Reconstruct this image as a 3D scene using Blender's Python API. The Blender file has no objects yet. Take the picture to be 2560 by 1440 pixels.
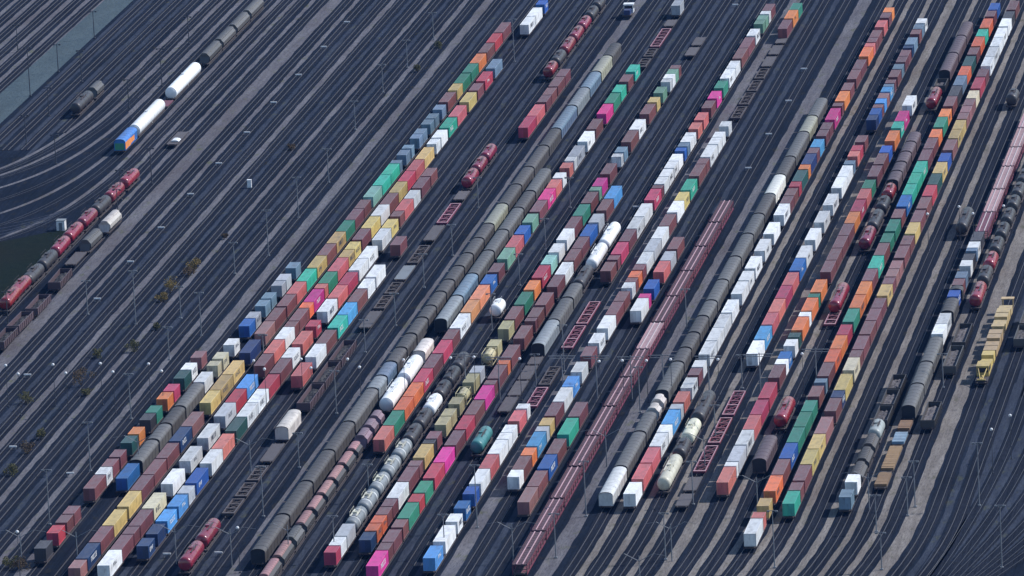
import bpy, math, random
from mathutils import Vector, Matrix
SUN_EL, SUN_AZ, SUN_E, SKY, HAZE, EXPO = 44, 64, 4.4, .13, .000017, 0.06
ROWS = {
 'A1': ('leftmost container row', -71.53, "D-221.6/6.06 R-210.2/6.06 M-202.2/6.06 M-195.4/6.06 M-175.9/11.11 W-164.5/6.06 M-158.1/6.06 M-150.6/6.06 F-139.2/6.06 O-131.9/6.06 D-120.1/6.06 G-113.7/6.06 O-102.2/6.06 R-95/6.06 F-84.1/7.52 W-76.3/6.06 m-65.5/6.06"),
 'A2': ('sparse row led by the bright blue box', -66.4, "B-168.1/12.19 W-87.5/9.15 K-73/4.31 K-66.8/6.06 W-54.3/6.06 B-36.7/7.23 w-29.1/6.06 A-17.7/6.06 A-10.4/6.06 w2.1/5.21 w7.6/6.06 A19.5/6.06"),
 'A3': ('row led by brown then navy boxes', -61.39, "m-236.2/6.06 N-229.2/11.79 M-217.1/12.19 Y-204.5/12.19 Y-190.2/12.19 M-177.4/12.19 M-164.8/12.19 M-151.7/12.19 N-138/12.18 m-125.5/12.19 Y-105.8/11.13 Y-94.4/13.43 Y-80.6/12.19 N-61.6/12.19 m-44/12.05 M-31.6/12.19 M-17.9/11.67 C-6/12.04 T6.4/12.19 Y19.7/12.19 M32.4/11.99 Y44.7/12.16 G57.1/11.71 M69.2/12.09 M81.5/9.15 t93.5/12.19 T106.6/11.95 T118.9/12.12 A131.3/3.42 A140.4/6.06 A148.1/4.18 A159.7/5.35 A165.4/6.06 A176.3/6.06 A183.5/6.06 A194.1/6.06 M203.4/12.19 Y217.8/8.98 G227/12.19 G240.5/11.78 O252.6/12.19 M266.4/12.19 R279.6/12.19 M293/13.7"),
 'A4': ('row led by the lower-left white box', -55.92, "W-234.5/11.84 M-222.4/11.15 M-211/5.72 M-204.9/12.19 K-191.8/12.19 W-172.8/12.19 W-154.5/12.19 W-135.7/12.19 w-117.6/11.99 R-105.3/11.83 S-93.2/12.19 M-73.4/11.06 C-62/12.19 W-49.2/11.4 M-37.5/5.33 M-31.9/11.84 O-19.7/5.45 P-14/12.19 C-0.8/4.6 G4.1/11.58 C16/13.7 Y30.1/7.72 Y38.1/7.72 M47.9/11.78 Y60/12.19 W73.1/12.14 M85.5/12.19 Y98.1/12.19 R110.7/11.55 C122.6/12.19 Y135.5/13.7 W152.8/6.06 W160.2/9.15 T172/12.19 C185.4/13.7 Y202.9/12.19 M217.3/9.15 R229.1/12.19 A245.1/12.19 W302.7/11.69 W314.7/11.69 B330.8/6.06"),
 'A5': ('row led by the navy box', -51.07, "N-220.3/6.06 N-211.4/7.8 S-201.6/9.15 S-190.4/9.15 w-180.2/6.06 B-172.2/12.19 W-156.6/11.87 C-144.4/12.19 F-130/11.96 W-117.8/11.98 W-105.5/11.83 R-93.4/12.19 M-80.2/13.48 W-66.4/9.15 C-54/12.19 R-37.7/6.06 W-23.8/12.19 C-10.3/12.19 R2.5/12.19 W16.4/12.16 W28.8/12.19 W47.2/12.19 Y60.1/9.15 M72/6.06 C78.4/12.19 W91.3/9.15 M102.7/12.19 M116/9.15"),
 'A6': ('short row led by the salmon box', -45.85, "C-83/12.19 W-66.1/12.19 M-53.3/12.19 T-39.1/12.11 S-26.7/11.91 M-14.5/12.19 W-1.3/9.15 W9.5/12.19 M41.8/9.15"),
 'A7b': ('five box row right of red tankers', -35.7, "R170.6/13.7 C184.9/13.7 M201.4/8.76 M210.5/8.76 M220.8/12.19 M233.8/9.15"),
 'A10': ('row led by salmon and green boxes', -18.07, "C-138.2/11.8 G-126.1/12.19 O-113.2/11.33 O-101.5/12.19 R-89/12.05 M-76.7/12.19 R-63.6/12.19 M-50.9/9.15 W-40.7/13.7 o-25.7/12.09 o-13.3/13.7 B1.6/9.15 M13/9.15 g26/11.86 C38.2/12.19 B51.6/9.15 g63.7/9.15 M75.1/12.19 P88/12.19 C101/9.15 W111.6/6.06 C122.8/6.06 W130.9/5.16 w136.4/12.19 W152.9/12.19 M167.7/12.19 P185.6/12.19 G198.9/12.19 T212.4/9.15 M225.4/9.15 T238/9.15"),
 'A11': ('stub ahead of the silver tank train', -12.38, "R-225.8/5.13 W-220.4/6.06 w-213.7/9.15"),
 'A12': ('row led by the stubby navy box', -7.05, "N-216.8/6.06 O-209.7/5.7 O-203.7/5.75 M-197.6/6.06 M-191.2/6.06 W-184.8/12.19 M-171.8/11.9 m-159.6/4.16 Y-153.2/11.39 D-141.5/2.95 M-137.6/6.06 Z-126.3/7.41 Z-118.6/6.06 Z-108.8/6.06 Z-99.9/6.06 Z-90.1/7.8 w-81.4/6.06 Z-65/6.06 Z-57.7/6.06 Z-42.1/7.8 M-32.8/12.19 G-19/12.19 O-4.8/9.15 R7/12.19 t20.4/9.15 W32.1/9.15 W44.7/12.12 M57.2/12.19 G70.2/12.19 M83.6/12.19 g97.3/3.94 P102.1/9.15 M115.3/12.19 W134.7/3.65 A140.2/6.06 M151.7/13.7 W166.2/12.19 M184.7/12.19 Y199.2/6.06 g210.3/7.8 W224/3.76 W228.5/5.76 g234.5/6.06 M241.1/4.34"),
 'A13': ('row led by the pink box', -2.19, "P-235.9/11.61 M-224/5.58 M-218.1/9.15 M-207.4/6.06 G-200.5/12.19 R-188/6.06 G-180.9/9.15 R-169.6/12.19 P-156.9/12.19 M-143.2/12.19 R-130/11.91 M-117.8/12.19 P-104.7/12.19 M-92.1/3.84 M-86.8/12.19 O-74.1/3.57 M-68.8/12.19 M-51/12.19 M-34.9/3.18 M-31/9.15 M-19.8/12.19 M-2.3/11.84 W9.9/12.19 M23.8/12.19 M36.3/11.99 B48.6/12.19 w62.7/9.15 M75.4/12.19 S88.3/13.7"),
 'A14': ('row led by the pale blue box', 8.1, "S-230.3/9.15 W-218.3/12.19 W-203.4/6.06 B-193.4/6.06 B-182.4/6.06 W-174.3/12 C-162/11.23 W-150.5/11.57 W-138.6/5.46 W-132.8/6.06 C-123.7/9.15 W-113.1/4.08"),
 'A15': ('row led by the small white box', 15.14, "W-169.3/6.02 M-163/10.89 O-151.8/6.06 S-144.5/11.99 w-132.2/3.81 Y-127.2/6.06 M-119.4/11.55 W-107.5/12.19 S-94.5/9.15 W-81.9/9.15 M-68/9.15 W-55.9/9.15 W-42.6/12.19 M-29.5/12.19 M-16.6/9.15 W-4.3/5.92 M1.9/3.91 O6.4/6.06 M13.7/5.66 W19.7/12.19 w32.3/12.19 W45.1/12.19 M58.4/12.19 W72.3/12.19 Y85.1/9.15 T96.3/12.19 M111.7/13.54 M125.5/6.06 W133/13.7 W147.8/7.8 W155.9/6.06 W168.4/6.06"),
 'A16': ('row left of the maroon car carriers', 20.28, "m-188.9/12.06 M-176.5/12.19 B-162.7/11.53 M-150.8/12.19 T-135.2/13.7 M-120.2/12.19 W-26.5/12.19 P-13.8/3.84 B-5.3/9.15 C11.1/11.22 w22.6/9.15 M34.1/12.19"),
 'A19': ('row led by white then coral boxes', 40.95, "W-183.2/9.15 C-171.6/12.19 C-158.5/12.19 W-145.3/11.13 W-133.9/6.06 S-127/12.08 w-114.6/4.06 C-108.8/9.15 W-96.8/9.15 M-85.5/6.06 W-78.5/6.06 W-67.3/12.19 W-54.7/11.98 W-42.4/12.19 W-28.8/12.19 W-11.4/12.19 W1.8/9.15 W13.5/12.19 W30.9/12.19 W48.2/12.19 W68/12.19 M80.7/7.93 M88.9/7.93 R98.6/5.6 F104.5/12.19 O117.8/5.28 N123.3/12.11 M135.8/6.06 S142.6/9.15 M155.3/7.81 M163.4/7.81 P174.5/13.7 M190.8/3.87 O196.8/12.19 M210.3/9.15 M223.9/12.19 M236.5/12.19 O252.6/12.19 C265.5/4.45 M271.3/6.06 M277.9/9.15 C291.2/9.15 M303.8/7.33 O311.5/6.06"),
 'A21': ('row led by white and azure boxes', 51.38, "W-67.4/12.19 S-53.9/12.19 C-40.5/11.62 C-28.6/12.19 R-15.7/12.19 C-3/12.19 B11/12.19 W23.7/12.19 W41.5/12.19 W59.6/12.19 W77.9/12.19 W96.2/12.19 W108.9/12.19 A122.7/4.04 C131.2/6.06 R138/6.06 M147.6/7.8 N173.3/6.06 B179.9/7.8 M188.1/3.85 S193.6/5.77 m199.7/6.06 S207.5/6.06 A213.9/2.97 M218.1/4.23 M225.6/9.15 A235.9/6.06 M244.5/7.57 M252.4/7.57 N262.6/3.13 A267.3/9.15 M280.9/6.06 A287.9/6.06 W295.6/6.06"),
 'A22': ('row led by salmon and white stub', 58.64, "C-174.7/12.19 W-161.9/3.17 w-157.9/12.19 W-144.6/12.19 C-132/12.15 R-119.6/12.19 R-106.1/13.7 M-88.5/11.63 W-76.6/4.43 B-71.3/6.06 W-60.5/6.06 F-52.4/4.2 O-46/12.19 W-33/3.74 O-27.8/12.19 G-15.1/3.25 O-10.3/12.19 M9.1/11.95 M21.3/11.73 M33.4/12.19 M46.2/12.09 O58.6/12.19 R71.1/12.19 C84.5/10.91 G95.7/9.15 M108.4/12.19 M122.2/12.19 B135.2/7.8 O148.3/12.19 T163.3/7.8 P171.6/12.19 W189.9/12.19"),
 'A24': ('row led by the long white box', 69.07, "W-213.8/11.59 C-201.9/4.21 Y-193.1/6.06 O-181.7/12.19 M-168.8/12.19 B-155.8/12.19 G-143/12.19 G-130.2/12.19 G-117.4/9.15 M-105.1/9.15 A-93.1/3.47 M-87.5/12.19 O-74.9/11.46 O-63.1/12.19 R-50.5/9.15 G-38.7/12.19 O-25.6/12.19 O-12.7/12.19 M0.3/11.82 T12.5/12.19 M25.4/12.19 G38.4/9.15 G49.7/12.19 M63.6/9.15 B75.4/12.19 T88.2/12.04 T100.5/11.77 T112.6/12.19 M125.9/12.19 M139.1/12.19 O152.1/9.15 G163.7/12.18 O176.2/9.15 M188.6/12.19 D201.2/12.19 A214.2/12.13 O226.7/11.54 F238.5/12.19 M252.8/9.15 O263.7/12.19 T276.7/9.15 O287.9/12.19 M302.9/7.8 B312.2/9.15"),
 'A25': ('row led by the mint box', 74.0, "T-191.4/10.1 M-181/6.06 M-173.6/12.19 Y-160.7/12.15 Y-148.3/12.03 m-136/13.7 M-117.6/11.34 N-105.9/6.06 Y-99.5/13.7 K-82.8/11.7 M-70.8/6.06 M-63.9/12.19 M-50.3/12.19 M-37.4/11.27 M-25.9/9.15 Y-14.5/11.21 M-3/6.06 m4/7.72 m12/7.72 M22.5/12.19 M35.7/9.15 Y46.7/12.08 M59.1/12.19 M73/12.19 R86.6/11.8 F98.7/12.19 Y111.2/12.19 B124.5/9.15 m136.9/12.19 Y150.6/10.34 Y161.3/10.34 m173/7.77 m181.1/7.66 m189.1/7.66 K197.9/9.15 R209.7/13.7 M224.5/9.15 W237.6/11.93 W249.8/12.19 W263.2/11.47 W275/12.19 W289.1/10.98 D300.3/9.15 M311.7/12.19"),
 'A26': ('pair of boxes ahead of the dark hoppers', 84.75, "A-186.7/6.06 W-175.2/6.06"),
 'A27': ('mixed row near pale car carriers', 89.88, "W-51/9.52 W-41.2/9.52 B-16/6.06 M-5/6.06 A2/6.06 W13.3/6.02 D19.7/6.06 A28.4/2.9 W31.6/6.06 D38.9/9.15"),
 'A14u': ('row led by plum boxes past the maroon frames', 7.85, "M12.7/9.15 M24/4.42 R29.7/12.19 M42.9/12.19 W55.9/12.19 W68.5/13.7 R85.9/12.19 M98.9/3.28 W103.3/8.16 W111.8/8.16 W121.1/7.76 W129.1/7.76 B140.3/3.9 A145.6/4.15 W150.7/7.13 W158.1/3.74 C165.8/7.8 C176.5/9.15 M190.8/9.15 P202.5/9.15 G215.3/9.15 W227.3/12.19 W240.5/9.15 M252.8/13.7 M266.8/13.7 W282.6/9.15 g298.2/5.66 g304.1/6.06 W311.8/4.12 M316.7/9.15"),
 'A15u': ('stub row led by brown at top edge', 15.14, "M291.1/12.19 O305.1/11.74 G317.2/9.15"),
 'A10u': ('lone spot at top edge', -18.07, "w325.7/7.8"),
}
SPECIAL = """
covered d -27.2 -223.8 25.9 0
covered d -27.2 -196.9 24.7 0
covered d -27.2 -171.2 24.0 0
covered d -27.2 -146.3 22.5 0
covered g -27.2 -122.8 27.4 0
covered l -27.2 -94.5 10.2 0
covered b -27.2 -83.3 11.4 0
covered d -27.2 -70.8 11.6 0
covered d -27.2 -58.2 11.8 0
covered d -27.2 -45.3 13.9 0
covered d -27.2 -30.4 10.4 0
covered d -27.2 -19.1 12.5 0
covered d -27.2 -5.6 10.7 0
covered d -27.2 6.1 12.5 0
covered d -27.2 19.6 11.9 0
covered d -27.2 32.5 14.6 0
covered d -27.2 48.0 14.0 0
covered y -27.2 63.0 20.3 0
covered d -27.2 84.3 19.9 0
covered d -27.2 105.2 18.6 0
covered d -27.2 124.8 23.2 0
covered d -27.2 149.0 19.1 0
covered b -27.2 169.1 26.3 0
covered l -27.2 196.5 21.2 0
covered b -27.2 218.6 19.1 0
covered y -27.2 238.8 19.6 0
covered d -27.2 259.4 15.8 0
covered g -66.4 -153.9 16.3 0
covered g -66.4 -136.5 12.3 0
covered d -66.4 -123.2 13.6 0
covered g -66.4 -108.6 19.5 0
hopper p -22.6 -242.2 12.9 0
hopper p -22.6 -228.4 12.2 0
hopper g -22.6 -215.1 10.1 0
hopper p -22.6 -204.1 10.5 0
hopper p -22.6 -192.5 10.4 0
hopper p -22.6 -181.1 10.9 0
hopper p -22.6 -169.2 10.8 0
hopper p -22.6 -157.4 10.3 0
hopper p -22.6 -146.1 7.2 0
hopper v -22.6 -135.3 7.6 0
hopper v -22.6 -126.7 6.7 0
hopper v -22.6 -119.0 6.1 0
tank W -22.6 -104.3 19.9 0
tank W -22.6 -82.4 17.9 0
covered k -22.6 -62.0 11.4 0
covered l -22.7 -32.5 21.8 0
covered b -22.7 -9.7 20.5 0
covered g -22.7 11.8 22.2 0
covered g -22.7 35.0 20.4 0
covered g -22.7 56.4 22.2 0
covered d -22.7 79.6 17.1 0
covered g -22.7 97.8 24.2 0
covered l 2.9 -56.5 21.9 0
covered g 2.9 -33.7 19.8 0
covered g 2.9 -12.8 13.3 0
tank D 2.9 3.0 16.4 0
tank W 2.9 23.6 18.4 0
tank W 2.9 43.8 19.7 0
tank E 2.9 -141.3 14.2 0
flat d 2.9 -105.3 12.7 0
flat d 2.9 -91.6 12.9 0
flat d 2.9 -77.7 12.5 0
flat d 2.9 -64.2 6.9 0
covered w 36.0 -182.6 20.3 0
covered g 36.0 -161.3 27.1 0
covered g 36.0 -133.2 15.6 0
hopper k 36.0 -114.6 5.8 0
hopper k 36.0 -107.1 5.8 0
covered g 36.0 -98.9 24.5 0
covered d 36.0 -73.4 11.5 0
covered d 36.0 -60.9 12.8 0
covered d 36.0 -47.0 14.2 0
covered g 36.0 -31.8 13.7 0
covered g 36.0 -17.1 19.0 0
covered g 36.0 2.9 21.9 0
covered g 36.0 25.8 22.1 0
covered g 36.0 49.0 19.8 0
covered d 36.0 69.8 20.3 0
covered W 36.0 91.1 20.0 0
covered d 36.0 112.1 19.1 0
covered g 36.0 132.2 27.5 0
covered y 36.0 160.7 17.9 0
covered g 36.0 179.6 20.7 0
tank K 46.2 -172.0 20.5 0
tank D 46.2 -148.6 10.7 0
tank K 46.2 -135.6 13.6 0
tank D 46.2 -119.0 20.7 0
tank R 63.9 -121.6 17.2 0
tank R 63.9 -20.4 19.7 0
tank R 63.9 41.3 14.6 0
tank D 63.9 58.1 15.4 0
tank D 63.9 77.0 11.0 0
tank R 63.9 91.6 9.9 0
covered r 63.9 -156.8 19.0 0
covered r 63.9 103.8 9.6 0
covered r 63.9 114.3 9.2 0
covered r 63.9 124.6 10.3 0
covered r 63.9 135.9 10.4 0
covered r 63.9 147.3 10.6 0
tank R 63.9 196.8 16.1 0
gondola d 63.9 218.9 9.0 0
covered r 63.9 232.4 21.9 0
covered r 63.9 255.4 21.4 0
covered r 63.9 277.8 17.7 0
skeletal r 63.9 -30.3 12.9 0
hopper d 84.9 -169.0 10.7 0
hopper d 84.9 -157.4 10.8 0
hopper d 84.9 -145.6 9.7 0
tank A 84.9 -134.2 10.2 0
gondola d 84.9 -121.6 12.4 0
gondola d 84.9 -108.2 12.7 0
gondola d 84.9 -94.6 12.2 0
tank D 84.9 55.7 18.7 0
loaded n 90.0 -169.9 10.6 0
loaded n 90.0 -157.1 18.8 0
loaded b 90.0 -136.0 8.8 0
loaded n 90.0 -124.9 7.6 0
covered g 90.0 -114.1 18.4 0
covered g 90.0 -94.8 18.2 0
covered g 90.0 -75.6 21.5 0
covered d 90.0 -30.2 12.2 0
covered d 90.0 -9.5 3.2 0
carcarrier R 90.0 52.1 19.8 0
carcarrier k 90.0 72.9 23.4 0
carcarrier k 90.0 97.3 24.1 0
carcarrier k 90.0 122.4 20.7 0
carcarrier k 90.0 144.0 21.2 0
carcarrier k 90.0 166.2 21.8 0
tank R 94.8 -16.2 15.1 0
tank D 94.8 2.3 12.3 0
tank R 94.8 17.5 10.9 0
tank D 94.8 31.5 12.0 0
tank D 94.8 46.9 11.4 0
tank D 94.8 61.7 11.6 0
tank D 94.8 76.8 10.1 0
tank D 94.8 89.6 11.1 0
tank D 94.8 103.5 12.2 0
tank D 94.8 118.4 12.0 0
gondola d 94.8 -122.0 15.8 0
gondola g 94.8 -75.8 18.6 0
gondola d 94.8 -54.3 17.3 0
carcarrier r 26.2 -232.2 24.2 0
carcarrier r 26.2 -207.0 23.6 0
carcarrier r 26.2 -182.4 24.1 0
carcarrier r 26.2 -157.2 24.0 0
carcarrier r 26.2 -132.3 23.5 0
carcarrier r 26.2 -107.8 24.3 0
carcarrier r 26.2 -82.5 24.0 0
carcarrier k 26.2 -57.6 23.7 0
carcarrier r 26.2 -32.9 23.7 0
carcarrier r 26.2 -8.2 23.6 0
carcarrier r 26.2 16.4 23.5 0
carcarrier r 26.2 40.9 23.8 0
carcarrier r 26.2 65.8 22.4 0
skeletal r 8.1 -101.1 16.6 0
skeletal d 8.1 -82.4 16.0 0
skeletal r 8.1 -49.3 20.4 0
skeletal r 8.1 -27.1 21.0 0
flat d 51.4 -183.2 9.8 0
flat d 51.4 -171.2 10.9 0
skeletal r 51.4 -156.1 20.9 0
skeletal r 51.4 -133.0 20.9 0
skeletal r 51.4 -109.8 20.5 0
flat d -40.7 -145.4 14.7 0
flat d -40.7 -28.6 15.7 0
flat l -40.7 17.7 14.2 0
flat d -40.7 57.5 15.8 0
flat d -40.7 100.9 9.5 0
skeletal d -40.7 -186.4 11.4 0
skeletal d -40.7 -173.1 10.7 0
skeletal d -40.7 -160.5 11.8 0
skeletal d -40.7 -10.3 12.5 0
skeletal d -40.7 4.0 11.2 0
skeletal d -40.7 34.6 17.8 0
skeletal r -40.7 76.0 20.9 0
tank R -40.7 -230.3 14.3 0
tank R -40.7 -213.8 14.7 0
covered k -40.7 -127.4 14.5 0
gondola r -40.7 -102.7 17.1 0
gondola r -40.7 -84.5 18.6 0
gondola r -40.7 -64.9 18.4 0
tank R -40.7 112.7 12.0 0
tank R -40.7 126.5 11.7 0
tank R -40.7 140.2 12.4 0
tank R -40.7 243.9 10.3 0
tank D -40.7 256.3 12.6 0
tank R -40.7 271.4 14.4 0
tank R -40.7 287.9 13.0 0
tank R -40.7 303.0 11.6 0
tank D -40.7 317.2 11.2 0
tank D -40.7 331.1 10.8 0
skeletal d -18.07 256.7 10.9 0
skeletal d -18.07 270.1 10.5 0
skeletal r -18.07 283.2 24.1 0
flat d -18.07 310.5 8.8 0
flat d -7.05 270.3 11.0 0
flat d -7.05 283.9 10.7 0
skeletal d 15.14 190.5 14.0 0
skeletal d 15.14 207.0 14.2 0
skeletal d 15.14 223.7 13.0 0
skeletal d 15.14 239.2 12.7 0
flat d 15.14 254.5 12.9 0
flat d 15.14 270.0 12.1 0
flat d 15.14 284.7 8.0 0
covered f -137.2 162.8 14.7 0
tank W -137.2 179.9 33.2 0
tank W -137.2 226.1 33.9 0
flat r -137.2 215.6 8.0 0
hopper g -137.2 270.5 18.2 0
hopper g -137.2 289.6 18.5 0
hopper g -137.2 309.2 18.9 0
hopper g -137.2 329.1 19.3 0
tank D -158.6 207.9 17.5 0
hopper g -158.6 227.9 10.2 0
flat d -125.22 169.1 15.1 0
tankC R -126.48 123.5 13.2 -0.0241
tankC R -126.86 107.8 13.2 -0.0211
tankC D -127.12 93.3 13.2 -0.0216
tankC R -127.47 79.4 13.2 -0.0178
tankC R -127.63 64.5 13.2 -0.001
tankC R -127.5 49.8 13.2 0.0058
tankC D -127.46 35.4 13.2 -0.0043
tankC D -127.62 21.2 13.2 -0.0185
tankC R -127.95 9.2 13.2 -0.007
tankC R -127.78 -1.8 13.2 0.0147
hopperC k -121.24 76.9 13.5 -0.0193
hopperC g -121.63 57.0 13.5 -0.0193
flatC d -122.41 43.6 13 -0.0
gondolaC r -120.82 19.4 14 0.0212
gondolaC r -120.27 -6.3 14 0.0021
gondolaC r -120.73 -22.8 14 -0.0162
gondolaC r -120.79 -38.0 14 -0.0038
"""
SHEET = (-125.22, 169.1)
MASTS = [(-76.8, -190.0, 11.3), (-77.5, -147.8, 10.7), (-80.4, -52.2, 7.5), (-78.0, -104.5, 10.0), (-108.3, -8.6, 8.1), (-95.0, -18.7, 12.3), (-85.7, -13.4, 7.5), (-77.6, -30.1, 10.1), (-125.1, -16.6, 7.5), (-77.6, 88.3, 10.1), (-77.3, 48.4, 11.1), (-81.8, 30.3, 7.5), (-77.3, 127.0, 8.5), (-81.7, 188.6, 7.5), (-82.6, 234.4, 7.5), (-81.6, 266.0, 7.5), (-80.8, 303.0, 7.5), (-53.9, 271.6, 11.3), (-35.2, 96.6, 7.5), (-34.4, 14.0, 8.0), (-33.1, 46.0, 7.5), (-12.7, 95.2, 7.5), (-11.9, 51.0, 7.5), (-12.4, 14.9, 7.5), (-34.7, -22.6, 7.6), (-37.2, -47.4, 7.5), (-33.8, -101.6, 9.5), (-57.4, -60.4, 7.7), (-11.9, -28.1, 8.4), (10.1, -66.6, 10.7), (6.1, -80.6, 7.5), (32.1, -30.1, 9.7), (51.1, -83.0, 7.5), (31.8, -102.9, 10.2), (50.9, -126.3, 7.5), (94.3, -83.9, 7.5), (11.7, -194.5, 13), (8.6, -215.3, 8.4), (32.5, -186.5, 11.4), (31.0, -217.2, 9.2), (-33.7, -184.9, 10.6), (-33.5, -146.5, 7.7), (-14.2, -172.4, 7.5), (-13.0, -217.8, 8.8), (53.0, -177.8, 9.1), (53.0, -219.1, 9.7), (75.2, -225.3, 11.7), (92.3, -199.3, 7.5), (97.3, -187.5, 7.8), (96.3, -227.1, 7.5), (119.5, -226.1, 12.4), (98.1, -180.8, 9.7), (110.9, -180.2, 13), (-193.9, 296.5, 7.7), (-176.5, 268.5, 7.5), (-176.4, 313.5, 7.5), (-177.2, 237.6, 12.8), (-167.1, 254.7, 8.6), (-166.4, 211.8, 7.5), (-147.1, 220.3, 7.5), (-144.0, 247.8, 10.2), (-148.0, 303.4, 7.7), (-164.7, 177.7, 7.5), (-151.6, 153.3, 7.5), (-125.9, 110.9, 7.5), (-121.9, 128.5, 9.1), (-121.9, 88.8, 7.5)]
LAMPS = [(-107.6, -92.8), (-103.1, -100.4), (-97.2, -92.5), (-92.7, -100.1), (-86.9, -91.9), (-82.5, -99.5), (-76.1, -92.7), (-71.9, -99.2), (-53.4, -90.8), (-49.6, -98.3), (-43.2, -89.8), (-39.6, -97.7), (-33.0, -90.2), (-29.1, -97.4), (-20.6, -91.4), (-10.6, -90.0), (-5.6, -89.5), (4.6, -91.4), (22.2, -94.5), (27.1, -94.0), (32.3, -94.2), (37.4, -93.4), (47.6, -93.8), (65.1, -89.6), (85.2, 50.2), (89.1, 42.9), (78.6, 43.1), (95.5, 50.4), (114.1, -143.7), (111.3, -154.9), (-74.1, -228.9), (-30.3, -226.9)]
BOARDS = [(-108.7, 326.2), (-108.9, 292.4), (-108.9, 255.6), (-108.9, 220.6), (-108.8, 183.9), (-108.9, 147.7), (-109.0, 112.9), (-108.8, 76.4), (-108.8, 40.9), (-108.7, 3.7), (-109.0, -67.6), (-98.0, -130.2), (-3.8, 340.6), (25.3, 252.4), (26.0, 212.3), (25.8, 172.4), (25.5, 133.4), (3.7, 92.0), (-80.8, -152.3), (-47.3, -215.5), (-37.0, -214.8)]
SHRUBS = [(-92.0, 32.1, 2), (-93.2, 11.0, 2.4), (-93.2, 3.1, 1.6), (-95.2, -75.0, 2.6), (-104.2, -90.5, 1.7), (-93.9, -121.6, 1.4), (-94.1, -133.3, 1.7), (-90.0, -44.4, 1.5), (-97.1, -49.7, 1.3), (-93.8, 165.7, 1.2), (-77.8, 292.0, 1.2), (-77.9, 260.5, 1.2), (-91.6, 66.6, 0.9), (-93.6, -151.2, 1.6), (-77.7, -222.3, 1.5), (-75.1, -223.9, 1.7), (-92.4, -83.9, 1.2), (-89.3, -23.9, 1.1), (-92.6, 28.9, 1.4)]
CROSS = [(-8.1, -87.1), (-0.3, -90.2), (13.4, -89.7), (20.8, -90.1), (28.4, -91.1), (35.1, -89.9), (45.1, -91.1), (55.9, -89.7), (67.5, -86.0)]
VPOSTS = [(-75.0, -223.1), (-63.6, -223.4), (-44.4, -220.2), (-42.5, -152.4), (-32.9, -222.0), (-21.9, -219.3), (22.9, -219.4), (31.1, -147.6), (67.0, -185.2), (54.4, -220.1), (51.4, -243.2), (89.1, -182.7), (-66.7, -149.4), (52.0, -151.6)]
# ---------------------------------------------------------------- helpers
random.seed(7)
SC = bpy.context.scene
COL = SC.collection
PI = math.pi
R = math.radians

class MB:
    """collects boxes, prisms and tubes into one mesh"""
    def __init__(s): s.v = []; s.f = []; s.m = []
    def box(s, x0, x1, y0, y1, z0, z1, mi=0):
        b = len(s.v)
        s.v += [(x0,y0,z0),(x1,y0,z0),(x1,y1,z0),(x0,y1,z0),(x0,y0,z1),(x1,y0,z1),(x1,y1,z1),(x0,y1,z1)]
        for q in ((0,3,2,1),(4,5,6,7),(0,1,5,4),(1,2,6,5),(2,3,7,6),(3,0,4,7)):
            s.f.append(tuple(b+i for i in q)); s.m.append(mi)
    def quad(s, *pts, mi=0):
        b = len(s.v); s.v += list(pts); s.f.append(tuple(range(b, b+len(pts)))); s.m.append(mi)
    def prism(s, prof, y0, y1, mi=0, caps=True):
        """profile in x,z (counter-clockwise seen from -y) swept along y"""
        b = len(s.v); n = len(prof)
        s.v += [(x,y0,z) for x,z in prof] + [(x,y1,z) for x,z in prof]
        for i in range(n):
            k = (i+1) % n
            s.f.append((b+i, b+k, b+n+k, b+n+i)); s.m.append(mi)
        if caps:
            s.f.append(tuple(b+i for i in reversed(range(n)))); s.m.append(mi)
            s.f.append(tuple(b+n+i for i in range(n))); s.m.append(mi)
    def tube(s, p, q, r, n=6, r2=None, mi=0):
        p = Vector(p); q = Vector(q); d = (q-p).normalized()
        a = d.orthogonal().normalized(); c = d.cross(a); b = len(s.v); r2 = r if r2 is None else r2
        for P, rr in ((p, r), (q, r2)):
            for i in range(n):
                t = 2*PI*i/n; s.v.append(tuple(P + (a*math.cos(t)+c*math.sin(t))*rr))
        for i in range(n):
            k = (i+1) % n; s.f.append((b+i, b+k, b+n+k, b+n+i)); s.m.append(mi)
        s.f.append(tuple(b+i for i in reversed(range(n)))); s.m.append(mi)
        s.f.append(tuple(b+n+i for i in range(n))); s.m.append(mi)
    def lathe(s, prof, n=16, cx=0, cz=0, mi=0):
        """rings (y, r) about the y axis at cx, cz"""
        b = len(s.v)
        for y, r in prof:
            for i in range(n):
                t = 2*PI*i/n; s.v.append((cx+r*math.cos(t), y, cz+r*math.sin(t)))
        for k in range(len(prof)-1):
            for i in range(n):
                j = (i+1) % n; s.f.append((b+k*n+i, b+(k+1)*n+i, b+(k+1)*n+j, b+k*n+j)); s.m.append(mi)
        s.f.append(tuple(b+i for i in range(n))); s.m.append(mi)
        s.f.append(tuple(b+(len(prof)-1)*n+i for i in reversed(range(n)))); s.m.append(mi)
    def mesh(s, name, smooth=False):
        me = bpy.data.meshes.new(name); me.from_pydata(s.v, [], s.f); me.update()
        if smooth:
            me.polygons.foreach_set('use_smooth', [True]*len(me.polygons))
            try: me.set_sharp_from_angle(angle=R(38))
            except Exception: pass
        me.materials.append(None)
        return me

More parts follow.
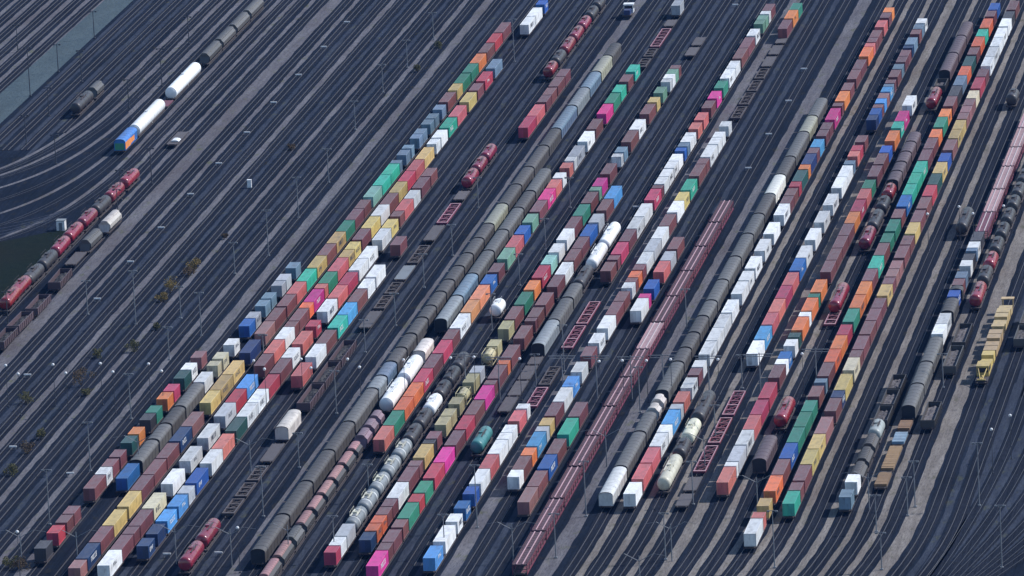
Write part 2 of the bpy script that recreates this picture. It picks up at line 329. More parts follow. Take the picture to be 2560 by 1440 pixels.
def obj(name, me, mat, parent=None, loc=None):
    o = bpy.data.objects.new(name, me); COL.objects.link(o)
    o.material_slots[0].link = 'OBJECT'; o.material_slots[0].material = mat
    if parent: o.parent = parent
    if loc: o.location = loc
    return o
def tag(o, label, cat, group=None, kind=None):
    o['label'] = label; o['category'] = cat
    if group: o['group'] = group
    if kind: o['kind'] = kind
    return o
def empty(name, loc, rz=0):
    o = bpy.data.objects.new(name, None); COL.objects.link(o); o.location = loc; o.rotation_euler.z = rz
    o.empty_display_size = .5
    return o
def struct(name, mb, mat):
    o = obj(name, mb.mesh(name), mat); o['kind'] = 'structure'; return o
def ordn(n):
    return f"{n}{'th' if 10 <= n % 100 <= 20 else {1:'st',2:'nd',3:'rd'}.get(n % 10,'th')}"

# ---------------------------------------------------------------- materials
def nt(name):
    m = bpy.data.materials.new(name); m.use_nodes = True
    t = m.node_tree; t.nodes.clear()
    out = t.nodes.new('ShaderNodeOutputMaterial'); b = t.nodes.new('ShaderNodeBsdfPrincipled')
    t.links.new(b.outputs[0], out.inputs[0])
    return m, t, b
def N(t, typ, **k):
    n = t.nodes.new(typ)
    for a, v in k.items(): setattr(n, a, v)
    return n
def mixc(t, a, b, fac, blend='MIX'):
    n = N(t, 'ShaderNodeMix', data_type='RGBA', blend_type=blend)
    for s, v in ((n.inputs[6], a), (n.inputs[7], b), (n.inputs[0], fac)):
        if isinstance(v, bpy.types.NodeSocket): t.links.new(v, s)
        elif isinstance(v, (int, float)): s.default_value = v
        else: s.default_value = (*v, 1)
    return n.outputs[2]
def ramp(t, src, pts):
    n = N(t, 'ShaderNodeValToRGB'); e = n.color_ramp.elements
    e[0].position, e[1].position = pts[0][0], pts[-1][0]
    e[0].color = (*[pts[0][1]]*3, 1); e[1].color = (*[pts[-1][1]]*3, 1)
    for p, v in pts[1:-1]:
        x = e.new(p); x.color = (v, v, v, 1)
    t.links.new(src, n.inputs[0]); return n.outputs[0]
def noise(t, scale, vec=None, detail=4, sc=None, rough=.55):
    n = N(t, 'ShaderNodeTexNoise'); n.inputs['Scale'].default_value = scale; n.inputs['Detail'].default_value = detail
    n.inputs['Roughness'].default_value = rough
    if vec is None: vec = N(t, 'ShaderNodeTexCoord').outputs['Object']
    if sc:
        mp = N(t, 'ShaderNodeMapping'); mp.inputs['Scale'].default_value = sc; t.links.new(vec, mp.inputs[0]); vec = mp.outputs[0]
    t.links.new(vec, n.inputs['Vector']); return n.outputs['Fac']
def paint(name, col, rough=.5, dust=.3, dirt=.45, dustc=(.30,.29,.30), vary=.16, spec=.5, metal=0):
    """weathered paint: each object a little different, dusty on top, streaked with dirt"""
    m, t, b = nt(name)
    oi = N(t, 'ShaderNodeObjectInfo').outputs['Random']
    hs = N(t, 'ShaderNodeHueSaturation'); hs.inputs['Color'].default_value = (*col, 1)
    mr = N(t, 'ShaderNodeMapRange'); mr.inputs[3].default_value = 1-vary*1.5; mr.inputs[4].default_value = 1+vary
    t.links.new(oi, mr.inputs[0]); t.links.new(mr.outputs[0], hs.inputs['Value'])
    mu = N(t, 'ShaderNodeMath', operation='MULTIPLY'); mu.inputs[1].default_value = 7.31; t.links.new(oi, mu.inputs[0])
    fr = N(t, 'ShaderNodeMath', operation='FRACT'); t.links.new(mu.outputs[0], fr.inputs[0])
    m2 = N(t, 'ShaderNodeMapRange'); m2.inputs[3].default_value = .5-vary*.08; m2.inputs[4].default_value = .5+vary*.08
    t.links.new(fr.outputs[0], m2.inputs[0]); t.links.new(m2.outputs[0], hs.inputs['Hue'])
    # dirt blotches, different on each object
    tc = N(t, 'ShaderNodeTexCoord').outputs['Object']
    va = N(t, 'ShaderNodeVectorMath', operation='ADD'); t.links.new(tc, va.inputs[0])
    cm = N(t, 'ShaderNodeCombineXYZ'); m3 = N(t, 'ShaderNodeMath', operation='MULTIPLY'); m3.inputs[1].default_value = 913.
    t.links.new(oi, m3.inputs[0])
    for i in range(3): t.links.new(m3.outputs[0], cm.inputs[i])
    t.links.new(cm.outputs[0], va.inputs[1])
    nz = noise(t, .55, va.outputs[0], 5, (1.6,.8,.7), .62)
    f1 = ramp(t, nz, [(.45,0),(.60,dirt*.45),(.72,dirt)])
    c = mixc(t, hs.outputs[0], (.07,.055,.05), f1)
    ge = N(t, 'ShaderNodeNewGeometry'); sx = N(t, 'ShaderNodeSeparateXYZ'); t.links.new(ge.outputs['Normal'], sx.inputs[0])
    up = N(t, 'ShaderNodeMapRange'); up.inputs[1].default_value = .55; up.inputs[2].default_value = .98
    up.inputs[3].default_value = 0; up.inputs[4].default_value = dust; t.links.new(sx.outputs[2], up.inputs[0])
    nz2 = noise(t, .9, va.outputs[0], 4, (2.2,.6,1), .6)
    f2 = N(t, 'ShaderNodeMath', operation='MULTIPLY'); t.links.new(up.outputs[0], f2.inputs[0])
    t.links.new(ramp(t, nz2, [(.3,.45),(.7,1.35)]), f2.inputs[1])
    c = mixc(t, c, dustc, f2.outputs[0])
    t.links.new(c, b.inputs['Base Color'])
    b.inputs['Roughness'].default_value = rough; b.inputs['Metallic'].default_value = metal
    b.inputs['Specular IOR Level'].default_value = spec
    return m
def plain(name, col, rough=.7, spec=.4, metal=0):
    m, t, b = nt(name)
    c = mixc(t, col, tuple(x*.55 for x in col), ramp(t, noise(t, 1.3, None, 4), [(.4,0),(.75,.8)]))
    t.links.new(c, b.inputs['Base Color']); b.inputs['Roughness'].default_value = rough
    b.inputs['Specular IOR Level'].default_value = spec; b.inputs['Metallic'].default_value = metal
    return m

COLS = {  # letter: (name, linear colour, dust, dust colour)
 'M': ('rust-brown', (.235,.080,.085), .42), 'm': ('pinkish-brown', (.36,.16,.155), .40), 'R': ('crimson', (.54,.068,.110), .22),
 'C': ('salmon-red', (.68,.185,.17), .25), 'P': ('magenta', (.74,.060,.30), .18), 'O': ('orange', (.84,.25,.085), .22),
 'o': ('peach', (.86,.38,.17), .22), 'Y': ('sand-yellow', (.70,.52,.20), .22), 'K': ('cream', (.74,.66,.46), .2),
 'Z': ('olive-tan', (.52,.46,.26), .2), 'W': ('white', (.84,.85,.85), .14), 'w': ('pale grey', (.50,.52,.56), .2),
 'A': ('grey-blue', (.20,.30,.40), .28), 'N': ('navy', (.022,.055,.165), .22), 'B': ('blue', (.035,.150,.47), .18),
 'S': ('sky-blue', (.12,.40,.76), .18), 'G': ('green', (.050,.28,.18), .2), 'g': ('pale green', (.22,.42,.30), .28),
 'T': ('mint-green', (.055,.50,.36), .2), 't': ('pale mint', (.36,.64,.56), .22), 'F': ('dark teal', (.030,.115,.105), .25),
 'D': ('dark grey', (.055,.055,.065), .3)}
CM = {k: paint(f'paint_{n}', c, dust=d) for k, (n, c, d) in COLS.items()}
M_frame = paint('wagon_frame', (.055,.040,.040), .75, .35, .4, (.13,.12,.12))
M_red = paint('wagon_maroon', (.17,.028,.055), .65, .3, .35, (.26,.20,.22))
M_bogie = plain('bogie_iron', (.035,.030,.030), .8)
M_deck = paint('wagon_deck', (.095,.085,.090), .8, .3, .5, (.16,.15,.16))
M_wood = paint('timber', (.26,.155,.075), .8, .2, .5, (.30,.22,.15))
M_roofs = {'d': paint('van_grey_brown', (.070,.063,.060), .6, .25, .55, (.10,.10,.105)),
 'g': paint('van_grey', (.105,.101,.097), .55, .3, .5, (.15,.15,.155)), 'l': paint('van_silver', (.21,.235,.25), .5, .2, .45),
 'b': paint('van_blue_grey', (.12,.18,.26), .5, .25, .4), 'w': paint('van_white_grey', (.62,.63,.62), .45, .2, .4),
 'k': paint('van_pale', (.66,.60,.55), .5, .15, .5), 'r': paint('van_brown', (.095,.06,.068), .6, .3, .4, (.15,.13,.15)),
 'W': paint('van_white', (.84,.84,.78), .45, .12, .2), 'y': paint('van_olive', (.30,.30,.22), .55, .3, .4),
 'p': paint('hopper_pink', (.36,.175,.175), .6, .2, .5, (.34,.26,.26)), 'v': paint('hopper_purple', (.25,.16,.20), .6, .2, .5),
 'f': CM['B'], 'A': paint('tank_grey', (.30,.33,.32), .4, .2, .4)}
M_tanks = {'R': paint('tank_red', (.27,.020,.038), .24, .16, .5, (.34,.20,.22), spec=.8), 'D': paint('tank_black', (.045,.040,.042), .42, .15, .4, (.13,.12,.12)),
 'W': paint('tank_white', (.88,.89,.89), .35, .05, .12), 'K': paint('tank_cream', (.74,.71,.56), .4, .1, .35),
 'E': paint('tank_teal', (.050,.20,.20), .4, .12, .3), 'A': M_roofs['A']}
M_dark = plain('dark_end', (.022,.022,.028), .7)
M_yellow = paint('machine_yellow', (.66,.46,.15), .55, .15, .45)
M_beige = paint('machine_beige', (.55,.39,.19), .65, .2, .5)
M_pale = plain('pale_steel', (.62,.52,.52), .5)
M_pinkrail = plain('pink_steel', (.58,.36,.39), .5)
M_pole = plain('galvanised_pole', (.22,.235,.26), .6)
M_poledark = plain('dark_pole', (.06,.065,.08), .7)
M_white = plain('white_enamel', (.90,.91,.92), .35)
M_ink = plain('dark_lettering', (.10,.11,.14), .6)
M_inkw = plain('white_lettering', (.85,.86,.87), .6)
M_bark = plain('bark', (.06,.045,.03), .9)

def ground_mat(name, c1, c2, c3, sx=1.1, sy=.035, fine=(3.2,.5), bump=.25, weeds=None, rough=.93):
    """gravel: long streaks running with the tracks, coarse stains, fine grain"""
    m, t, b = nt(name)
    tc = N(t, 'ShaderNodeTexCoord').outputs['Object']
    a = noise(t, 1, tc, 6, (sx, sy, 1), .65)
    bl = noise(t, .06, tc, 5, (1.2,.5,1), .6)
    fn = noise(t, 1, tc, 3, (fine[0], fine[1], 1), .7)
    c = mixc(t, c1, c2, ramp(t, a, [(.36,0),(.62,1)]))
    c = mixc(t, c, c3, ramp(t, bl, [(.45,0),(.75,.75)]))
    if weeds:
        w = noise(t, .35, tc, 6, (1,.35,1), .7)
        c = mixc(t, c, weeds, ramp(t, w, [(.56,0),(.68,.7)]))
    c = mixc(t, c, tuple(x*.35 for x in c1), ramp(t, fn, [(.45,0),(.72,.7)]))
    t.links.new(c, b.inputs['Base Color']); b.inputs['Roughness'].default_value = rough
    b.inputs['Specular IOR Level'].default_value = .05
    return m
M_ground = ground_mat('yard_ballast', (.006,.010,.020), (.017,.024,.041), (.005,.008,.014), sx=1.6, sy=.02, weeds=(.034,.030,.020))
M_bed = ground_mat('track_ballast', (.008,.011,.020), (.026,.030,.043), (.007,.009,.015), sx=3.0, sy=.015)
M_path = ground_mat('pale_cinder', (.112,.110,.126), (.17,.166,.182), (.085,.072,.078), .8, .06, weeds=(.10,.11,.055))
M_path3 = ground_mat('warm_cinder', (.165,.148,.138), (.25,.228,.212), (.11,.092,.082), .8, .06, weeds=(.085,.085,.05))
M_path2 = ground_mat('grey_cinder', (.032,.039,.060), (.054,.064,.088), (.026,.031,.045), .8, .06, weeds=(.085,.09,.055))
M_road = ground_mat('road_teal', (.070,.098,.115), (.09,.12,.135), (.06,.078,.085), .25, .05)
M_grass = ground_mat('dark_grass', (.007,.013,.009), (.012,.019,.012), (.016,.016,.012), .5, .4)
M_rail = plain('rail_steel', (.115,.11,.118), .5, .4, .25)

# ---------------------------------------------------------------- ground, tracks, paths
g = MB(); g.quad((-900,-1800,0),(900,-1800,0),(900,1300,0),(-900,1300,0)); struct('ground', g, M_ground)

def bend(u, v):
    """the tracks swing gently to the left at the near end of the yard"""
    if v > -185: return u
    k = min(max((u-10)/60, 0), 1.3)
    d = (-185-v)
    return u - k*(d/45)**2*2.0
def vs(v0, v1):
    a = [v0]
    v = math.ceil(v0/8)*8
    while v < min(v1, -180):
        if v > v0: a.append(v)
        v += 8
    a.append(v1); return a
def strip(mb, f, v0, v1, w, z, wob=0, seed=0, step=None):
    rs = random.Random(seed)
    ys = vs(v0, v1) if not step else [v0+i*step for i in range(int((v1-v0)/step)+1)]
    b = len(mb.v)
    for y in ys:
        c = f(y); l = w/2+rs.uniform(-wob, wob); r = w/2+rs.uniform(-wob, wob)
        mb.v += [(c-l, y, z), (c+r, y, z)]
    for i in range(len(ys)-1):
        k = b+2*i; mb.f.append((k, k+1, k+3, k+2)); mb.m.append(0)

TR = [-214,-208.5,-203.3,-198,-192.9,-187.6, -173.2, -168.4, -163.5,-158.6,-153,-148,-142.5,-137.2,-132.3,-127.5,-121.9,-114.5,-109.2,-104.2,-99.3,-94.1,-88.7,-83.4,-78.2,
 -71.5,-66.4,-61.4,-56.1,-51.07,-45.85,-40.7,-35.7,-27.2,-22.6,-18.07,-12.4,-7.05,-2.19,2.9,8.1,15.14,20.28,26.2,36.0,40.95,46.2,51.4,58.64,63.9,69.07,74.0,79.3,
 84.9,90.0,94.8,102.3,107.7,112.7,117.7,122.7,128,133,138]
def vstart(u): return min(max(165+5.6*(-137-u), 152), 222)+10
def tstart(u):
    if u <= -127: return {-127.5:-60,-158.6:190,-163.5:170,-168.4:170,-173.2:170}.get(u, vstart(u) if u > -155 else 150)
    return -92 if u > 110 else -300
for u in TR:
    v0 = tstart(u)
    mb = MB()
    strip(mb, lambda y: bend(u, y), v0, 480, 2.9, .05)
    o = struct('railway_track', mb, M_bed)
    mb = MB(); ys = vs(v0, 480)
    for a, b_ in zip(ys[:-1], ys[1:]):
        for s in (-.75, .75):
            p0 = bend(u, a)+s; p1 = bend(u, b_)+s
            i = len(mb.v)
            mb.v += [(p0-.045,a,.06),(p0+.045,a,.06),(p0+.045,a,.25),(p0-.045,a,.25),(p1-.045,b_,.06),(p1+.045,b_,.06),(p1+.045,b_,.25),(p1-.045,b_,.25)]
            for q in ((3,2,6,7),(1,5,6,2),(0,3,7,4),(0,1,2,3),(4,7,6,5)):
                mb.f.append(tuple(i+k for k in q)); mb.m.append(0)
    r_ = struct('rails', mb, M_rail)
# cinder paths between the tracks: (u, width, material, v0, v1)
PATHS = [(-118.3,3.7,M_path,-300,480),(-112,1.5,M_path,-300,480),(-101.7,1.5,M_path,-300,480),(-91.4,1.5,M_path,-300,480),(-80.8,1.6,M_path,-300,480),
 (-74.4,2.5,M_path,-300,480),(-106.5,1.2,M_path2,-300,480),(-96.8,1.2,M_path2,-300,480),(-86.1,1.3,M_path2,-300,480),(-69.0,1.5,M_path2,20,480),(-66.4,1.3,M_path2,25,480),
 (-124.6,1.3,M_path,70,480),(-129.9,1.3,M_path,95,480),(-134.6,1.4,M_path,165,480),(-139.8,1.4,M_path,185,480),(-145.3,1.4,M_path,215,480),(-150.6,1.5,M_path,230,480),
 (-155.5,1.5,M_path,230,480),(-161.1,1.6,M_path2,150,480),(-165.6,1.5,M_path2,170,480),(-185.4,1.2,M_path,150,480),(-190.2,1.5,M_path,150,480),(-195.4,1.5,M_path,150,480),(-200.7,1.5,M_path,150,480),(-205.9,1.5,M_path,150,480),(-211.2,1.5,M_path,150,480),(-171.2,1.0,M_path2,150,480),(-175.2,1.1,M_path2,150,480)]
cont = [u for u in TR if u >= -66.4]
for a, b_ in zip(cont[:-1], cont[1:]):
    w = b_-a
    PATHS.append(((a+b_)/2, 1.5 if w < 6 else (2.9 if w < 9 and a < 94 else 3.9), M_path3 if a > 28 and a < 98 else M_path if w > 6.2 else M_path2, -92 if a > 107 else -300, 480))
for i, (u, w, m, v0, v1) in enumerate(PATHS):
    mb = MB(); ys = []
    rs = random.Random(i)
    strip(mb, lambda y: bend(u, y), v0, v1, w*rs.uniform(.82,1.05), .012, .15, i, 5.0)
    struct('cinder_path', mb, m)
# curving ladder tracks on the far left, with their pale paths
def poly_strip(pts, w, z, mb, n=14):
    P = []
    for i in range(len(pts)-1):
        p0 = pts[max(i-1,0)]; p1 = pts[i]; p2 = pts[i+1]; p3 = pts[min(i+2, len(pts)-1)]
        for k in range(n):
            t = k/n
            P.append(tuple(.5*(2*p1[j]+(-p0[j]+p2[j])*t+(2*p0[j]-5*p1[j]+4*p2[j]-p3[j])*t*t+(-p0[j]+3*p1[j]-3*p2[j]+p3[j])*t**3) for j in (0,1)))
    P.append(pts[-1]); b = len(mb.v)
    for i, p in enumerate(P):
        q = P[min(i+1, len(P)-1)]; o = P[max(i-1, 0)]; d = Vector((q[0]-o[0], q[1]-o[1], 0)).normalized(); nrm = Vector((-d.y, d.x, 0))*w/2
        mb.v += [(p[0]+nrm.x, p[1]+nrm.y, z), (p[0]-nrm.x, p[1]-nrm.y, z)]
    for i in range(len(P)-1):
        k = b+2*i; mb.f.append((k, k+2, k+3, k+1)); mb.m.append(0)
def fan(u0):
    vb = min(max(165+5.6*(-137-u0), 152), 222)
    return [(u0,vb+18),(u0,vb),(u0-1,vb-25),(u0-4,vb-52),(u0-10,vb-75),(u0-20,vb-92),(u0-42,vb-110),(u0-75,vb-124)]
for u0 in (-134.6,-139.8,-145.3,-150.6,-155.5):
    mb = MB(); poly_strip(fan(u0), 1.2, .018, mb, 6); struct('cinder_path', mb, M_path)
for u0 in (-132.3,-137.2,-142.5,-148,-153):
    mb = MB(); poly_strip(fan(u0), 2.7, .044, mb, 6); struct('railway_track', mb, M_bed)
    mb = MB()
    for s_ in (-.75, .75): poly_strip([(x+s_, y+s_*.3) for x, y in fan(u0)], .1, .2, mb, 6)
    struct('rails', mb, M_rail)
def vstart(u): return min(max(165+5.6*(-137-u), 152), 222)+10
for i in range(5):                                             # old sidings between the fan and the verge
    mb = MB(); poly_strip([(-133-i*1.5,118-i*7),(-139-i*1.5,98-i*5),(-150,85-i*4.2),(-170,74-i*3.6),(-200,66-i*3)], .55, .03+i*.004, mb, 6); struct('cinder_path', mb, M_path2)
# ladder at the lower right, tracks running together
for i, u0 in enumerate((112.7,117.7,122.7,128,133,138)):
    kk = .0004+.00018*i
    pts = [(u0, -80)]+[(u0-kk*max(0, -110-v_)**2, v_) for v_ in range(-95, -291, -15)]
    mb = MB(); poly_strip(pts, 2.5, .05+.005*i, mb, 2); struct('railway_track', mb, M_bed)
    mb = MB()
    for s_ in (-.75, .75): poly_strip([(x+s_, y) for x, y in pts], .1, .2, mb, 2)
    struct('rails', mb, M_rail)
    mb = MB(); poly_strip([(x-2.5, y) for x, y in pts], 2.0, .016+.005*i, mb, 2); struct('cinder_path', mb, M_path2)
mb = MB(); mb.quad((-187,120,.016),(-177.6,120,.016),(-176.6,480,.016),(-184.5,480,.016)); struct('service_road', mb, M_road)
mb = MB(); mb.quad((-200,-60,.06),(-129.8,-60,.06),(-129.8,76,.06),(-134.6,78,.06),(-146.6,66,.06),(-160,50,.06),(-200,28,.06)); struct('grass_verge', mb, M_grass)
mb = MB(); mb.quad((96,-300,.03),(130,-300,.03),(130,-236,.03),(108,-240,.03)); struct('grass_verge', mb, M_grass)

# ---------------------------------------------------------------- container meshes
MC = {}
def cached(key, fn):
    if key not in MC: MC[key] = fn()
    return MC[key]
def container_mesh(L, H=2.6, W=2.44):
    mb = MB(); h = W/2; p = .07
    mb.box(-h+p, h-p, p, L-p, .12, H-.06)                                       # inner body
    for x in (-h, h-.16):                                                        # corner posts
        for y in (0, L-.16): mb.box(x, x+.16, y, y+.16, 0, H-.002)
    for x0, x1 in ((-h, -h+.12), (h-.12, h)):
        mb.box(x0, x1, .16, L-.16, H-.12, H-.004); mb.box(x0, x1, .16, L-.16, .0, .16)
    for y0, y1 in ((0, .12), (L-.12, L)):
        mb.box(-h+.16, h-.16, y0, y1, H-.13, H-.006); mb.box(-h+.16, h-.16, y0, y1, 0, .16)
    n = max(8, int(L/.34)); st = (L-.36)/n                                       # corrugated sides
    for s in (-1, 1):
        for i in range(n):
            y = .18+i*st; a = s*(h-p); b = s*(h-.012)
            mb.quad((a,y,.16),(b,y+st*.22,.16),(b,y+st*.22,H-.12),(a,y,H-.12))
            mb.quad((b,y+st*.22,.16),(b,y+st*.5,.16),(b,y+st*.5,H-.12),(b,y+st*.22,H-.12))
            mb.quad((b,y+st*.5,.16),(a,y+st*.72,.16),(a,y+st*.72,H-.12),(b,y+st*.5,H-.12))
    m = max(6, int(L/.55)); st = (L-.3)/m                                        # shallow roof ribs
    for i in range(m):
        y = .15+i*st; mb.box(-h+.14, h-.14, y, y+st*.45, H-.06, H-.025)
    return mb.mesh('container_body')
def swap_mesh(L, H=2.62, W=2.5):
    mb = MB(); h = W/2
    mb.box(-h+.02, h-.02, .02, L-.02, .1, H-.02)
    for x in (-h, h-.1):
        for y in (0, L-.1): mb.box(x, x+.1, y, y+.1, 0, H)
    for x0, x1 in ((-h, -h+.08), (h-.08, h)): mb.box(x0, x1, .1, L-.1, H-.1, H-.003); mb.box(x0, x1, .1, L-.1, 0, .13)
    for y0, y1 in ((0, .08), (L-.08, L)): mb.box(-h+.1, h-.1, y0, y1, H-.1, H-.004); mb.box(-h+.1, h-.1, y0, y1, 0, .13)
    k = max(2, int(L/1.5))
    for i in range(1, k): mb.box(-h+.005, h-.005, L*i/k-.03, L*i/k+.03, .1, H-.008)
    return mb.mesh('swap_body')
def door_mesh(H=2.6):
    mb = MB(); mb.box(.02, 1.02, -.0, .05, .17, H-.15)
    for x in (.28, .74): mb.tube((x,-.04,.14), (x,-.04,H-.12), .035, 5); mb.box(x-.07, x+.16, -.06, 0, 1.0, 1.08)
    for z in (.75, 1.45, 2.0): mb.box(.03, 1.0, -.015, 0, z, z+.05)
    return mb.mesh('door_leaf')
def letters_mesh(L, seed):
    """block lettering down the long side"""
    rs = random.Random(seed); mb = MB(); x0 = 1.222; x1 = 1.234
    y = rs.uniform(.15,.3)*L; top = rs.uniform(1.9, 2.15); h = rs.uniform(.7, 1.1)
    for i in range(rs.randint(4, 6)):
        w = rs.uniform(.5,.75)
        mb.box(x0, x1, y, y+.16, top-h, top)
        if rs.random() < .8: mb.box(x0, x1, y+.16, y+w, top-.16, top)
        if rs.random() < .6: mb.box(x0, x1, y+.16, y+w*.85, top-h/2-.08, top-h/2+.08)
        if rs.random() < .6: mb.box(x0, x1, y+.16, y+w, top-h, top-h+.16)
        if rs.random() < .5: mb.box(x0, x1, y+w-.16, y+w, top-h+.17, top-.17)
        y += w+.25
        if y > L-.9: break
    return mb.mesh('lettering')
def tankbox_meshes(L, H=2.6, W=2.44):
    f = MB(); h = W/2
    for x in (-h, h-.14):
        for y in (0, L-.14): f.box(x, x+.14, y, y+.14, 0, H)
    for x0, x1 in ((-h, -h+.1), (h-.1, h)):
        f.box(x0, x1, .14, L-.14, 0, .14); f.box(x0, x1, .14, L-.14, H-.12, H-.004)
    for y0, y1 in ((0, .12), (L-.12, L)):
        f.box(-h+.14, h-.14, y0, y1, 0, .14); f.box(-h+.14, h-.14, y0, y1, H-.12, H-.004)
    for x in (-h+.05, h-.05):
        for y in (.06, L-.06): f.tube((x,y,.1), (0,y,H/2), .05, 5)
    t = MB(); r = 1.16
    t.lathe([(.18,.25),(.22,.75),(.35,1.02),(.55,r),(L-.55,r),(L-.35,1.02),(L-.22,.75),(L-.18,.25)], 18, 0, H/2+.08)
    w = MB(); w.box(-.3, .3, .3, L-.3, H-.05, H-.01); w.tube((.0,L/2,H-.1), (.0,L/2,H+.05), .3, 10)
    return f.mesh('frame'), t.mesh('tank', True), w.mesh('walkway')

# ---------------------------------------------------------------- wagon meshes (origin at the near end, z = 0 ground)
RT = .25
def bogie_mesh():
    mb = MB()
    for x in (-.95, .85): mb.box(x, x+.1, -1.25, 1.25, RT+.32, RT+.62)
    mb.box(-.9, .9, -.18, .18, RT+.4, RT+.7)
    for y in (-.9, .9):
        mb.tube((-.82,y,RT+.42), (.82,y,RT+.42), .08, 6)
        for s in (-1, 1):
            mb.tube((s*.70,y,RT+.42), (s*.79,y,RT+.42), .42, 14); mb.box(s*.98-.07, s*.98+.07, y-.14, y+.14, RT+.3, RT+.6)
    return mb.mesh('bogie')
def flat_mesh(L):
    mb = MB()
    for x in (-1.22, 1.02): mb.box(x, x+.2, .25, L-.25, .82, 1.17)
    mb.box(-.2, .2, .3, L-.3, .8, 1.12)
    n = max(3, int(L/2.6))
    for i in range(n+1):
        y = .4+(L-.8)*i/n; mb.box(-1.02, -.2, y-.13, y+.13, .9, 1.13); mb.box(.2, 1.02, y-.13, y+.13, .9, 1.13)
    for y0, y1, s in ((.05, .25, -1), (L-.25, L-.05, 1)):
        mb.box(-1.3, 1.3, y0, y1, .8, 1.15)
        for x in (-.875, .875):
            yb = 0-.35 if s < 0 else L; mb.tube((x, yb+(.0 if s < 0 else 0), 1.05), (x, yb+.4, 1.05), .17, 8)
    return mb.mesh('underframe')
def deck_mesh(L):
    mb = MB(); n = int(L/.6)
    for i in range(n):
        y = .3+(L-.6)*i/n; mb.box(-1.3, 1.3, y, y+(L-.6)/n-.05, 1.175, 1.235)
    for x in (-1.36, 1.32): mb.box(x, x+.04, .3, L-.3, 1.12, 1.30)
    return mb.mesh('deck')
def skeletal_mesh(L):
    mb = MB()
    for x in (-1.28, 1.0): mb.box(x, x+.28, .2, L-.2, .78, 1.18)
    n = max(3, round(L/4.2))
    for i in range(n+1):
        y = .45+(L-.9)*i/n; mb.box(-1.0, 1.0, y-.28, y+.28, .9, 1.15)
    for i in range(n):
        a = .73+(L-.9)*i/n; b = .17+(L-.9)*(i+1)/n
        mb.tube((-.95,a,.98), (.95,b,.98), .09, 5); mb.tube((.95,a,.94), (-.95,b,.94), .09, 5)
    mb.box(-1.3, 1.3, .0, .2, .78, 1.2); mb.box(-1.3, 1.3, L-.2, L, .78, 1.2)
    return mb.mesh('underframe')
def bolster_mesh(L):
    mb = MB(); n = max(3, round(L/4.2))
    for i in (0, n//2, n):
        y = .45+(L-.9)*i/n; mb.box(-1.26, 1.26, y-.22, y+.22, 1.19, 1.24)
    for x in (-1.27, 1.15): mb.box(x, x+.12, .3, L-.3, 1.185, 1.21)
    return mb.mesh('bolster')
def arc(w, z0, z1, n=9, e=.75):
    return [(w*math.cos(PI*i/(n-1)), z0+(z1-z0)*math.sin(PI*i/(n-1))**e) for i in range(n)]
def van_meshes(L):
    w = MB(); w.box(-1.4, 1.4, .12, L-.12, 1.1, 3.16)
    k = max(2, int(L/3.1))
    for i in range(k+1):
        y = .12+(L-.24)*i/k; w.box(-1.44, 1.44, y-.05, y+.05, 1.12, 3.12)
    for s in (-1, 1): w.box(s*1.43-.03, s*1.43+.03, .12, L-.12, 1.12, 1.3)
    r = MB(); r.prism(arc(1.48, 3.14, 4.02), .02, L-.02)
    k = max(3, int(L/2.4))
    for i in range(k+1):
        y = .06+(L-.12)*i/k; r.prism([(x*1.006, z+.025) for x, z in arc(1.48, 3.14, 4.02)], y-.04, y+.04)
    e = MB(); e.prism([(1.36,1.15)]+[(x*.95, z-.02) for x, z in arc(1.46, 3.1, 3.9)]+[(-1.36,1.15)], .0, .11)
    e.prism([(1.36,1.15)]+[(x*.95, z-.02) for x, z in arc(1.46, 3.1, 3.9)]+[(-1.36,1.15)], L-.11, L)
    return w.mesh('body'), r.mesh('roof', True), e.mesh('end_wall')
def tank_meshes(L, rad=1.42):
    zc = 4.0-rad; t = MB(); a = .45; b = L-.45
    t.lathe([(a,.2),(a+.06,.7),(a+.2,1.1),(a+.42,rad-.06),(a+.7,rad),(b-.7,rad),(b-.42,rad-.06),(b-.2,1.1),(b-.06,.7),(b,.2)], 26, 0, zc)
    k = max(2, int(L/3.4))
    for i in range(1, k): t.lathe([(L*i/k-.05,rad+.02),(L*i/k+.05,rad+.02)], 26, 0, zc)
    h = MB(); h.tube((0,L/2,zc+rad-.05), (0,L/2,zc+rad+.28), .42, 12); h.tube((0,L/2,zc+rad+.28), (0,L/2,zc+rad+.33), .46, 12)
    w = MB(); w.box(-.75, -.42, L*.3, L*.7, zc+rad+.03, zc+rad+.07); w.box(.42, .75, L*.3, L*.7, zc+rad+.03, zc+rad+.07)
    for x in (-.76, .76):
        w.tube((x,L*.3,zc+rad+.75), (x,L*.7,zc+rad+.75), .025, 4)
        for i in range(4): y = L*(.3+.4*i/3); w.tube((x,y,zc+rad-.35), (x,y,zc+rad+.75), .025, 4)
    l = MB()
    for y in (L*.5-.22, L*.5+.22): l.tube((1.3,y,1.0), (.78,y,zc+rad+.1), .03, 4)
    for i in range(7): z = 1.1+i*.42; x = 1.29-.5*i/7; l.tube((x,L*.5-.22,z), (x,L*.5+.22,z), .02, 4)
    s = MB()
    for y in (L*.22, L*.78):
        s.prism([(1.1,1.1),(1.25,1.9),(.9,1.55),(.0,1.22),(-.9,1.55),(-1.25,1.9),(-1.1,1.1)], y-.2, y+.2)
    return t.mesh('tank', True), h.mesh('manhole', True), w.mesh('walkway'), l.mesh('ladder'), s.mesh('saddle')
